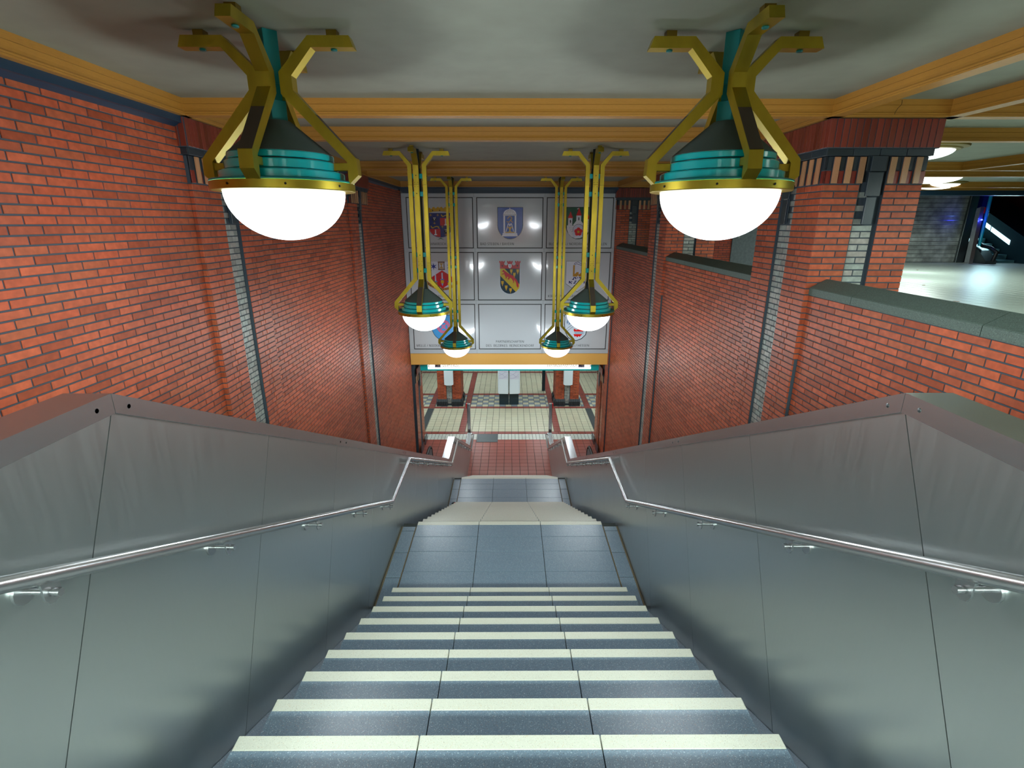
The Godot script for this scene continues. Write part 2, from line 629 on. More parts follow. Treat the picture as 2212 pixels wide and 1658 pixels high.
# solid behind the bricks of a pier: mortar coloured, with the cap and the set-back strips cut in
func pier_core(b: MB, x0: float, x1: float, z0: float, z1: float, v_bot: float, gx: float, gz: float) -> void:
	# x0 < x1, z0 < z1; leaves at the corners, a thinner core between them
	var cx := (x0 + x1) / 2
	var cz := (z0 + z1) / 2
	b.box(Vector3(x0 + 0.03, v_bot, z0 + 0.03), Vector3(x1 - 0.03, 0.927, z1 - 0.03))
	for sx in [[x0, cx - gx / 2], [cx + gx / 2, x1]]:
		for sz in [[z0, cz - gz / 2], [cz + gz / 2, z1]]:
			b.box(Vector3(sx[0], v_bot, sz[0]), Vector3(sx[1], 0.61, sz[1]))
	b.box(Vector3(x0, 0.605, z0), Vector3(x1, 0.68, z1))
	b.box(Vector3(x0 - 0.024, 0.61, z0 - 0.024), Vector3(x1 + 0.024, 0.672, z1 + 0.024))
	b.box(Vector3(x0 - 0.05, 0.672, z0 - 0.05), Vector3(x1 + 0.05, 0.927, z1 + 0.05))
	# backing of teeth and corbels
	for i in 2:
		var xs := x0 - 0.012 if i == 0 else x1 + 0.012
		b.box(Vector3(xs - 0.012, -0.005, cz - 0.045), Vector3(xs + 0.012, 0.24, cz + 0.045))
		var zs := z0 - 0.012 if i == 0 else z1 + 0.012
		b.box(Vector3(cx - 0.045, -0.005, zs - 0.012), Vector3(cx + 0.045, 0.24, zs + 0.012))

# ---------------------------------------------------------------- setting
func beam_profile() -> PackedVector2Array:
	var f := [Vector2(0.045, 1.085), Vector2(0.045, 1.03), Vector2(0.049, 1.026), Vector2(0.049, 0.99), Vector2(0.052, 0.972), Vector2(0.058, 0.96), Vector2(0.058, 0.947), Vector2(0.063, 0.944), Vector2(0.063, 0.93)]
	var p := PackedVector2Array(f)
	for i in f.size():
		var q: Vector2 = f[f.size() - 1 - i]
		p.append(Vector2(-q.x, q.y))
	return p

func beam(called: String, from: Vector3, to: Vector3, label: String) -> void:
	var b := MB.new()
	var d := to - from
	var side := Vector3.UP.cross(d.normalized())
	b.prism(beam_profile(), from, side, Vector3.UP, d)
	struct(called, b, M.yellow, label)

func ceilings() -> void:
	var b := MB.new()
	b.box(Vector3(-3.5, 1.086, -16.6), Vector3(21.5, 1.35, 5.4))
	var c := struct("ceiling", b, M.ceiling, "pale grey flat ceiling panels in yellow frames over the stairwell")
	for q in [[-3.4, 3.548, "wide ceiling panel"], [3.553, 21.4, "concourse ceiling panel"]]:
		var p := MB.new()
		p.box(Vector3(q[0], 1.078, -16.5), Vector3(q[1], 1.09, 5.3))
		part("ceiling_panel", p, M.ceiling, c)
	var n := 0
	for q in [[-5.263, "first yellow beam, just beyond the two short lamps"], [-6.72, "second yellow beam behind the first brick pier"], [-10.26, "third yellow beam crossing before the far pair of tall lamps"], [-11.57, "fourth yellow beam close behind the third one"], [-15.0, "last yellow beam above the crest panels"]]:
		beam("trim_1", Vector3(-3.0, 0, q[0]), Vector3(21.0, 0, q[0]), q[1])
		n += 1
	beam("trim_2", Vector3(-3.012, 0, 5.0), Vector3(-3.012, 0, -15.0), "yellow beam running along the left brick wall")
	beam("trim_3", Vector3(3.005, 0, 5.0), Vector3(3.005, 0, -15.0), "yellow beam along the stairwell side of the brick piers")
	beam("trim_4", Vector3(4.09, 0, 5.0), Vector3(4.09, 0, -15.0), "yellow beam along the concourse side of the brick piers")
	beam("trim_5", Vector3(8.42, 0, 5.0), Vector3(8.42, 0, -10.26), "yellow beam out over the white concourse floor")
	beam("trim_6", Vector3(4.0, 0, -16.2), Vector3(21.0, 0, -16.2), "yellow beam over the far edge of the concourse")
	# crooked dark hairline crack on the first beam right of the pier
	var cr := MB.new()
	var pts := [Vector3(3.56, 1.065, -5.193), Vector3(3.565, 1.03, -5.196), Vector3(3.54, 1.0, -5.2), Vector3(3.515, 0.965, -5.187), Vector3(3.51, 0.945, -5.184)]
	cr.tube(pts, 0.0022, 5)
	one("beam_crack", cr, M.screw_dark, "thin dark crack on the yellow beam above the near brick pier", "crack")
	# navy fascia under the beam
	var prof := PackedVector2Array([Vector2(0.0, 0.935), Vector2(0.02, 0.935), Vector2(0.02, 0.872), Vector2(0.045, 0.868), Vector2(0.105, 0.83), Vector2(0.11, 0.935)])
	for q in [[5.0, -5.27, "dark blue steel fascia over the near left wall"], [-6.58, -10.26, "dark blue steel fascia over the middle of the left wall"], [-11.6, -15.0, "dark blue steel fascia over the far left wall"]]:
		var f := MB.new()
		f.prism(prof, Vector3(-2.985, 0, q[0]), Vector3(-1, 0, 0), Vector3.UP, Vector3(0, 0, q[1] - q[0]))
		struct("trim_7", f, M.navy, q[2])
	var f2 := MB.new()
	f2.prism(PackedVector2Array([Vector2(0, 0.935), Vector2(0.02, 0.935), Vector2(0.02, 0.872), Vector2(0.05, 0.868), Vector2(0.40, 0.79), Vector2(0.40, 0.935)]), Vector3(-3.0, 0, -14.96), Vector3(0, 0, -1), Vector3.UP, Vector3(5.98, 0, 0))
	struct("trim_8", f2, M.navy, "dark blue steel fascia above the crest panels")
	var f3 := MB.new()
	f3.box(Vector3(4.1, 0.79, -16.5), Vector3(21.0, 0.935, -16.2), Color.WHITE, Transform3D(), 0.01)
	struct("trim_9", f3, M.navy, "dark blue steel fascia at the far edge of the concourse")

func visible_left(u: float, v: float) -> bool:
	# u is the distance ahead; keep what can show over the balustrade, with a margin
	return v > 0.62 - 0.513 * u - 0.95

func left_side() -> void:
	# three bays of brickwork between pilasters
	var bays := [[-4.0, 5.275, "near left brick wall below the dark blue fascia", 300], [6.53, 10.33, "middle bay of the left brick wall between two pilasters", 300], [11.6, 15.5, "far bay of the left brick wall beside the crest panels", 0]]
	for q in bays:
		var b := MB.new()
		b.box(Vector3(-3.45, FLOOR_Y, -q[1]), Vector3(-WX - 0.006, 1.0, -q[0]))
		var w := struct("wall_left", b, M.mortar, q[2])
		var list := []
		bond(list, Vector3(-WX - 0.006, 0, 0), Vector3(0, 0, -1), Vector3(1, 0, 0), q[0], q[1], 0.8574, FLOOR_Y, 0.05, RED, 0.006, visible_left)
		lay(list, w, q[3], M.brick)
	# pilasters: half-sunk piers with the same cap
	for q in [[5.275, 6.53, "near brick pilaster on the left wall with grey strip and black corbel", 300], [10.33, 11.6, "second brick pilaster on the left wall with grey strip", 0]]:
		var b := MB.new()
		pier_core(b, -3.9, -PX - 0.006, -q[1], -q[0], FLOOR_Y, 0.3, 0.30)
		var w := struct("pillar", b, M.mortar, q[2])
		var list := []
		var other := []
		var keep := func(u: float, v: float) -> bool: return v > -3.4 - (q[0] - 5.2) * 0.52
		pier_face(list, other, Vector3(-PX - 0.006, 0, -q[0]), Vector3(0, 0, -1), Vector3(1, 0, 0), q[1] - q[0], FLOOR_Y, true, 0.30, keep)
		# narrow return face towards the stairs' head
		pattern(list, Vector3(-PX - 0.05, 0, -q[0] + 0.006), Vector3(1, 0, 0), Vector3(0, 0, 1), 0.0, 0.05, 0.357, FLOOR_Y, [0.05], [0.05], RED, 0.002, func(u, v): return v > -3.4 - (q[0] - 5.2) * 0.52)
		for i in 5:
			other.append([Vector3(-PX - 0.006 + 0.05 - 0.035 - i * 0.0625, 0.801, -q[0] + 0.05), Basis(), 0.053, 0.244, 0.006, Color(0.20, 0.036, 0.022)])
		other.append([Vector3(-PX - 0.1, 0.641, -q[0] + 0.026), Basis(), 0.24, 0.06, 0.006, BLACK])
		lay(list, w, q[3], M.brick)
		lay(other, w, 120, M.glazed, "cap_brick", 8.0)

func right_side() -> void:
	# free-standing piers; z of the near face, labels
	var piers := [[5.30, "near brick pier on the right with grey strip and tan teeth under a soldier frieze", 300, -1.40], [10.36, "middle brick pier on the right behind the near lamp globe", 160, -1.40], [15.25, "farthest brick pier beside the crest panels", 160, -1.40]]
	for q in piers:
		var zf: float = -q[0]
		var zb: float = -q[0] - 1.25
		var x0 := PX + 0.006
		var x1 := 3.995
		var b := MB.new()
		pier_core(b, x0, x1, zb + 0.006, zf - 0.006, FLOOR_Y, 0.24, 0.30)
		var w := struct("pillar", b, M.mortar, q[1])
		var list := []
		var other := []
		var keep := func(u: float, v: float) -> bool: return v > -3.6 - (q[0] - 5.2) * 0.52
		# face to the camera
		pier_face(list, other, Vector3(PX, 0, zf - 0.006), Vector3(1, 0, 0), Vector3(0, 0, 1), 0.965, UP_Y, true, 0.24)
		# face to the stairwell
		pier_face(list, other, Vector3(PX + 0.006, 0, zb), Vector3(0, 0, 1), Vector3(-1, 0, 0), 1.25, FLOOR_Y, true, 0.30, keep)
		# the two other faces
		pier_face(list, other, Vector3(3.995 - 0.006 + 0.006, 0, zf), Vector3(0, 0, -1), Vector3(1, 0, 0), 1.25, UP_Y, true, 0.30)
		pier_face(list, other, Vector3(3.995, 0, zb + 0.006), Vector3(-1, 0, 0), Vector3(0, 0, -1), 0.965, UP_Y, true, 0.24)
		lay(list, w, q[2], M.brick)
		lay(other, w, 160, M.glazed, "cap_brick", 8.0)
	# low walls with sloping coping stones between the piers
	var bays := [[-4.0, 5.30, "near low brick wall on the right with a stone coping before the concourse", 300, 3.13], [6.55, 10.36, "middle low brick wall on the right with dark stone coping", 300, 6.6], [11.61, 15.25, "far low brick wall on the right beside the crest panels", 0, 11.7]]
	for q in bays:
		var b := MB.new()
		b.box(Vector3(WX + 0.006, FLOOR_Y, -q[1]), Vector3(WX + 0.28, -0.70, -q[0]))
		var w := struct("wall_right", b, M.mortar, q[2])
		var list := []
		bond(list, Vector3(WX + 0.006, 0, 0), Vector3(0, 0, -1), Vector3(-1, 0, 0), q[0], q[1], -0.706, FLOOR_Y, -0.052, RED, 0.006, visible_left)
		for k in list:   # the basis must stay right-handed: run u the other way
			k[1] = Basis(Vector3(0, 0, 1), Vector3.UP, Vector3(-1, 0, 0))
		lay(list, w, q[3], M.brick)
		var prof := PackedVector2Array([Vector2(-0.004, -0.704), Vector2(-0.004, -0.636), Vector2(0.004, -0.628), Vector2(0.155, -0.545), Vector2(0.17, -0.545), Vector2(0.30, -0.628), Vector2(0.30, -0.704)])
		var cuts := []
		var z: float = q[0]
		while z < q[1] - 0.05:
			var nx := minf(z + 1.34, q[1])
			if q[0] < 0:
				nx = minf(floorf((z - 0.6) / 1.34 + 1.0001) * 1.34 + 0.6, q[1])
			cuts.append([z, nx])
			z = nx
		for c in cuts:
			var s := MB.new()
			s.prism(prof, Vector3(WX, 0, -c[0] - 0.003), Vector3(1, 0, 0), Vector3.UP, Vector3(0, 0, -(c[1] - c[0]) + 0.006))
			part("coping_stone", s, M.coping, w)

func floor_tiles(parent: Node3D, list: Array, most: int, material: Material, called := "tile") -> void:
	tone_amp = 0.25
	lay(list, parent, most, material, called, 8.0)
	tone_amp = 1.0

func tile_grid(list: Array, x0: float, x1: float, z0: float, z1: float, y: float, sx: float, sz: float, col: Color, px := 0.0, other := Color(0, 0, 0, 0), gap := 0.012) -> void:
	# z0 nearer (larger) than z1; other = second colour of a chequer
	var B := Basis(Vector3(1, 0, 0), Vector3(0, 0, -1), Vector3(0, 1, 0))
	var j := 0
	var z := z0
	while z > z1 + 0.02:
		var zb := maxf(z - sz, z1)
		var x := floorf((x0 - px) / sx) * sx + px
		var i := roundi((x - px) / sx)
		while x < x1 - 0.01:
			var a := maxf(x, x0)
			var b := minf(x + sx, x1)
			if b - a > 0.02:
				var c := other if other.a > 0 and (i + j) % 2 else col
				list.append([Vector3((a + b) / 2, y - 0.004, (z + zb) / 2), B, b - a - gap, z - zb - gap, 0.004, c])
			x += sx
			i += 1
		z = zb
		j += 1

func floors() -> void:
	# platform
	var b := MB.new()
	b.box(Vector3(-9, FLOOR_Y - 0.3, -31), Vector3(9, FLOOR_Y - 0.004, -13.0))
	var f := struct("floor", b, M.joint, "tiled platform floor at the foot of the stairs")
	var red := lin(0.66, 0.33, 0.27)
	var cream := lin(0.80, 0.79, 0.68)
	var grey := lin(0.52, 0.57, 0.60)
	var white := lin(0.86, 0.88, 0.84)
	var band := lin(0.58, 0.30, 0.26)
	var l := []
	tile_grid(l, -3.1, 3.1, -13.6, -17.02, FLOOR_Y, 0.254, 0.254, red, -1.1965)
	floor_tiles(f, l, 200, M.tile, "red_tile")
	l = []
	tile_grid(l, -3.1, 3.1, -17.02, -17.52, FLOOR_Y, 0.127, 0.125, white, -1.1965)
	floor_tiles(f, l, 200, M.tile, "white_tile")
	l = []
	tile_grid(l, -3.6, 3.6, -17.52, -17.76, FLOOR_Y, 0.248, 0.24, band, -1.165)
	tile_grid(l, -8.0, 8.0, -20.27, -20.50, FLOOR_Y, 0.248, 0.23, band, -1.165)
	tile_grid(l, -8.0, 8.0, -22.01, -22.24, FLOOR_Y, 0.248, 0.23, band, -1.165)
	tile_grid(l, -8.0, 8.0, -25.6, -25.85, FLOOR_Y, 0.248, 0.25, band, -1.165)
	for x in [[-1.905, -1.665], [1.665, 1.905], [-3.42, -3.17], [3.17, 3.42]]:
		for z in [[-17.76, -20.27], [-20.5, -22.01], [-22.24, -25.6]]:
			if absf(x[0]) < 3.0 or z[0] < -20.0:
				tile_grid(l, x[0], x[1], z[0], z[1], FLOOR_Y, 0.248, 0.25, band, x[0])
	floor_tiles(f, l, 60, M.tile, "red_band_tile")
	l = []
	for x in [[-3.17, -1.905], [-1.665, 1.665], [1.905, 3.17]]:
		tile_grid(l, x[0], x[1], -17.76, -20.27, FLOOR_Y, 0.248, 0.251, cream, -1.165)
		tile_grid(l, x[0], x[1], -22.24, -25.6, FLOOR_Y, 0.248, 0.2485, cream, -1.165)
	for s in [[-8.0, -3.42], [3.42, 8.0]]:
		tile_grid(l, s[0], s[1], -17.76, -20.27, FLOOR_Y, 0.248, 0.251, cream, -1.165)
		tile_grid(l, s[0], s[1], -22.24, -25.6, FLOOR_Y, 0.248, 0.2485, cream, -1.165)
	tile_grid(l, -8, 8, -25.85, -29, FLOOR_Y, 0.248, 0.25, cream, -1.165)
	floor_tiles(f, l, 240, M.tile, "cream_tile")
	l = []
	for x in [[-8.0, -3.42], [-3.17, -1.905], [-1.665, 1.665], [1.905, 3.17], [3.42, 8.0]]:
		tile_grid(l, x[0], x[1], -20.5, -22.01, FLOOR_Y, 0.248, 0.2517, cream, -1.165, grey)
	floor_tiles(f, l, 120, M.tile, "chequer_tile")
	# concourse, with the head of the stairs behind the lens
	var c := MB.new()
	c.box(Vector3(WX + 0.2, UP_Y - 0.3, -24), Vector3(21, UP_Y - 0.004, 5.4))
	c.box(Vector3(-3.4, UP_Y - 0.3, 1.2), Vector3(WX + 0.2, UP_Y - 0.004, 5.4))
	c.box(Vector3(-1.44, UP_Y - 0.3, -0.0), Vector3(1.44, UP_Y - 0.004, 1.2))
	var u := struct("floor", c, M.joint, "white ribbed tile floor of the concourse beyond the right piers")
	l = []
	tile_grid(l, 3.4, 20.9, 5.2, -20.5, UP_Y, 0.3, 0.3, Color.WHITE, 0.05, Color(0, 0, 0, 0), 0.014)
	tile_grid(l, -3.3, 3.4, 5.2, 1.25, UP_Y, 0.3, 0.3, Color.WHITE, 0.05, Color(0, 0, 0, 0), 0.014)
	floor_tiles(u, l, 300, M.ribbed_tile, "ribbed_tile")
	# enclosing walls behind the camera, right of the concourse and round the platform
	var w := MB.new()
	w.box(Vector3(-3.4, UP_Y - 0.3, 5.3), Vector3(21.3, 1.3, 5.6))
	struct("wall_rear", w, M.wall_plain, "brick coloured wall behind the head of the stairs")
	w = MB.new()
	w.box(Vector3(20.9, UP_Y - 0.3, -24.3), Vector3(21.3, 2.8, 5.6))
	struct("wall_east", w, M.wall_plain, "side wall of the concourse beyond the escalator")
	w = MB.new()
	w.box(Vector3(-9.3, FLOOR_Y - 0.2, -31.3), Vector3(9.3, -3.4, -31))
	struct("wall_north", w, M.white_panel, "far end wall of the platform")
	for s in [-1.0, 1.0]:
		w = MB.new()
		w.box(Vector3(s * 9.0, FLOOR_Y - 0.2, -31), Vector3(s * 9.3, -3.4, -16.9))
		w.box(Vector3(s * 3.4, FLOOR_Y - 0.2, -17.1), Vector3(s * 9.3, -3.4, -16.7))
		struct("wall_track_left" if s < 0 else "wall_track_right", w, M.white_panel, "pale wall along the %s side of the platform" % ("left" if s < 0 else "right"))
	w = MB.new()
	w.box(Vector3(-9.3, -3.9, -31.3), Vector3(9.3, -3.6, -15.65))
	struct("ceiling", w, M.ceiling, "low pale ceiling over the platform")
	# ends of the stairwell walls at platform level
	for s in [-1.0, 1.0]:
		var p := MB.new()
		p.box(Vector3(s * 3.036, FLOOR_Y, -15.75), Vector3(s * 3.5, -3.85, -17.05))
		var pl := struct("pillar", p, M.mortar, "brick jamb pilaster at the foot of the %s wall under the yellow lintel" % ("left" if s < 0 else "right"))
		var bl := []
		var o := Vector3(s * 3.036, 0, -15.75) if s < 0 else Vector3(3.036, 0, -17.05)
		var U := Vector3(0, 0, -1) if s < 0 else Vector3(0, 0, 1)
		var N := Vector3(-s, 0, 0)
		pattern(bl, o, U, N, 0.0, 0.5, -4.95, FLOOR_Y, [0.25, 0.25], [0.12, 0.25, 0.13], RED)
		pattern(bl, o, U, N, 0.8, 1.3, -4.95, FLOOR_Y, [0.25, 0.25], [0.12, 0.25, 0.13], RED)
		pattern(bl, o - N * 0.01, U, N, 0.52, 0.78, -4.95, FLOOR_Y, [0.25], [0.12, 0.12], GREY)
		var B := Basis(U, Vector3.UP, N)
		for k in 5:
			bl.append([o + U * (0.13 + k * 0.26) + Vector3.UP * -4.82 + N * 0.03, B, 0.1, 0.24, 0.006, TAN])
		bl.append([o + U * 0.65 + Vector3.UP * -4.95 + N * 0.05, B, 0.16, 0.5, 0.006, BLACK])
		bl.append([o + U * 0.65 + Vector3.UP * -4.55 + N * 0.08, B, 1.36, 0.22, 0.006, Color(0.24, 0.05, 0.035)])
		bl.append([o + U * 0.65 + Vector3.UP * -4.67 + N * 0.04, B, 1.3, 0.06, 0.006, BLACK])
		bl.append([o + U * 0.25 + Vector3.UP * -7.30 + N * 0.08, B, 0.5, 0.26, 0.006, BLACK])
		bl.append([o + U * 1.05 + Vector3.UP * -7.30 + N * 0.08, B, 0.5, 0.26, 0.006, BLACK])
		lay(bl, pl, 0, M.glazed)

# ---------------------------------------------------------------- back wall with the crests
func rect(x0: float, y0: float, x1: float, y1: float) -> PackedVector2Array:
	return PackedVector2Array([Vector2(x0, y0), Vector2(x1, y0), Vector2(x1, y1), Vector2(x0, y1)])

func disc(x: float, y: float, r: float, ry := -1.0, n := 28) -> PackedVector2Array:
	var p := PackedVector2Array()
	for i in n:
		p.append(Vector2(x + cos(TAU * i / n) * r, y + sin(TAU * i / n) * (r if ry < 0 else ry)))
	return p

func shield(x: float, top: float, w: float, h: float, straight := 0.55) -> PackedVector2Array:
	var p := PackedVector2Array([Vector2(x + w / 2, top), Vector2(x - w / 2, top)])
	var ys := top - h * straight
	for i in 17:
		var a := PI + PI * i / 16.0
		p.append(Vector2(x + cos(a) * w / 2, ys + sin(a) * h * (1.0 - straight)))
	return p

func poly(s: String, x := 0.0, y := 0.0, k := 0.01) -> PackedVector2Array:
	# "x,y x,y ..." in hundredths
	var p := PackedVector2Array()
	for q in s.split(" ", false):
		var a := q.split(",")
		p.append(Vector2(x + float(a[0]) * k, y + float(a[1]) * k))
	return p

func stroke(s: String, w: float, x := 0.0, y := 0.0, k := 0.01) -> Array:
	# a line of a given width as one outline
	var pts := poly(s, x, y, k)
	return Geometry2D.offset_polyline(pts, w / 2.0, Geometry2D.JOIN_ROUND, Geometry2D.END_ROUND)

func ring(x: float, y: float, r: float, w: float) -> Array:
	var out := []
	for h in 4:
		var p := PackedVector2Array()
		for i in 10:
			var a := TAU * (h + i / 9.0) / 4.0
			p.append(Vector2(x + cos(a) * r, y + sin(a) * r))
		for i in 10:
			var a := TAU * (h + (9 - i) / 9.0) / 4.0
			p.append(Vector2(x + cos(a) * (r - w), y + sin(a) * (r - w)))
		out.append(p)
	return out

func star(x: float, y: float, r: float, r2: float, n := 6) -> PackedVector2Array:
	var p := PackedVector2Array()
	for i in n * 2:
		var a := PI / 2 + PI * i / n
		p.append(Vector2(x, y) + Vector2(cos(a), sin(a)) * (r if i % 2 == 0 else r2))
	return p

class Crest:
	var mb := MB.new()
	var layer := 0
	func put(shape, col: Color) -> void:
		layer += 1
		var list: Array = shape if shape is Array else [shape]
		for p in list:
			mb.face(p, Vector3(0, 0, 0.0006 * layer), Vector3.RIGHT, Vector3.UP, col.srgb_to_linear())

func lettering(text: String, parent: Node3D, x: float, y: float, width: float, em: float, z: float, m: Material, align_right := false) -> void:
	# a line of flat letters: left foot at x, y; as wide as measured on the photograph
	var t := TextMesh.new()
	var font := SystemFont.new()
	font.font_names = PackedStringArray(["Droid Sans"])
	t.font = font
	t.font_size = 64
	t.pixel_size = em / 64.0
	t.depth = 0.002
	t.text = text
	t.horizontal_alignment = HORIZONTAL_ALIGNMENT_LEFT
	t.vertical_alignment = VERTICAL_ALIGNMENT_BOTTOM
	var o := part_mesh("lettering", t, m, parent)
	var box := t.get_aabb()
	var sx := width / box.size.x if width > 0 else 1.0
	var low := box.position.y
	# letters with no descender stand on the line
	o.transform = Transform3D(Basis().scaled(Vector3(sx, 1, 1)), Vector3(x - box.position.x * sx, y - low, z))

func back_wall() -> void:
	var b := MB.new()
	b.box(Vector3(-3.4, -4.0, -15.75), Vector3(3.4, 0.95, -15.42))
	struct("wall_back", b, M.concrete, "wall behind the white crest panels at the end of the stairwell")
	var lint := MB.new()
	lint.box(Vector3(-3.06, -4.2, -15.62), Vector3(3.06, -3.845, -15.38), Color.WHITE, Transform3D(), 0.006)
	struct("trim_10", lint, M.yellow_pale, "plain yellow lintel beam below the crest panels")
	# a wall of enamel panels in white trims
	var w := thing("crest_panel_wall", "wall of nine white enamel panels with town crests above the platform opening", "panel wall", Vector3(0, -3.845, -15.4))
	var oy := 3.845
	var trims := [[-3.06, 0.78, 3.04, 0.71]]
	var xs := [[-2.91, -1.06], [-0.917, 0.937], [1.078, 2.937]]
	var ys := [[0.667, -0.684], [-0.835, -2.187], [-2.34, -3.69]]
	var hb := [0.79, 0.69, -0.707, -0.812, -2.21, -2.317, -3.713, -3.84]
	var vb := [-3.06, -2.933, -1.037, -0.94, 0.96, 1.055, 2.96, 3.045]
	for i in 4:
		for s in [[-3.06, -1.0], [-1.0, 1.0], [1.0, 3.045]]:
			var t := MB.new()
			t.box(Vector3(s[0] + 0.002, hb[i * 2 + 1] + oy, -0.01), Vector3(s[1] - 0.002, hb[i * 2] + oy, 0.012), Color.WHITE, Transform3D(), 0.003)
			part("frame_strip", t, M.enamel_trim, w)
	for i in 4:
		for j in 3:
			var t := MB.new()
			t.box(Vector3(vb[i * 2], hb[j * 2 + 2] + oy + 0.002, -0.01), Vector3(vb[i * 2 + 1], hb[j * 2 + 1] + oy - 0.002, 0.0105), Color.WHITE, Transform3D(), 0.003)
			part("frame_strip", t, M.enamel_trim, w)
	var names := ["panel with a blue and red quartered shield under a gold crown", "panel with a blue shield showing a white pavilion and fountain", "panel with a green shield showing a white castle and red rose", "panel with a red lozenge of three swords and an hourglass", "panel with a dark shield showing a red fox on a gold band", "panel with a gold chimney emblem over blue letters", "panel with a light blue shield showing a red wheel", "panel with two lines of black lettering only", "panel with a white shield showing a red striped lion"]
	for j in 3:
		for i in 3:
			var p := MB.new()
			p.box(Vector3(xs[i][0], ys[j][1] + oy, -0.01), Vector3(xs[i][1], ys[j][0] + oy, 0.002), Color.WHITE, Transform3D(), 0.003)
			var pn := part("panel", p, M.enamel, w, names[j * 3 + i])
			var cx: float = (xs[i][0] + xs[i][1]) / 2
			var se := MB.new()   # black sheet painting the shade of the open gap round the panel
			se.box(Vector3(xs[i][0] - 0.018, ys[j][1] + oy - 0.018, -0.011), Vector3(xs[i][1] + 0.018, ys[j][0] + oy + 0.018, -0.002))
			part("gap_shade", se, M.rubber, pn)
			var cr := crest(j * 3 + i)
			if cr:
				var o := part("crest", cr, M.print, pn)
				o.position = Vector3(cx, oy + ys[j][0] - 0.667, 0.0025)
			match j * 3 + i:
				0: lettering("ANTONY / FRANKREICH", pn, -2.82, oy - 0.618, 0.975, 0.098, 0.002, M.ink)
				1: lettering("BAD STEBEN / BAYERN", pn, -0.847, oy - 0.618, 0.97, 0.098, 0.002, M.ink)
				2: lettering("BLOMBERG / NORDRHEIN-WESTFALEN", pn, 1.143, oy - 0.617, 1.672, 0.098, 0.002, M.ink)
				3: lettering("GREENWICH / ENGLAND", pn, -2.84, oy - 2.12, 1.10, 0.098, 0.002, M.ink)
				5: lettering("KIRYAT ATA / ISRAEL", pn, 1.151, oy - 2.12, 0.93, 0.098, 0.002, M.ink)
				6: lettering("MELLE / NIEDERSACHSEN", pn, -2.85, oy - 3.63, 1.13, 0.098, 0.002, M.ink)
				7:
					lettering("PARTNERSCHAFTEN", pn, -0.415, oy - 3.504, 0.85, 0.098, 0.002, M.ink)
					lettering("DES  BEZIRKES  REINICKENDORF", pn, -0.72, oy - 3.631, 1.47, 0.098, 0.002, M.ink)
				8: lettering("VOGELSBERGKREIS / HESSEN", pn, 1.12, oy - 3.627, 1.32, 0.098, 0.002, M.ink)

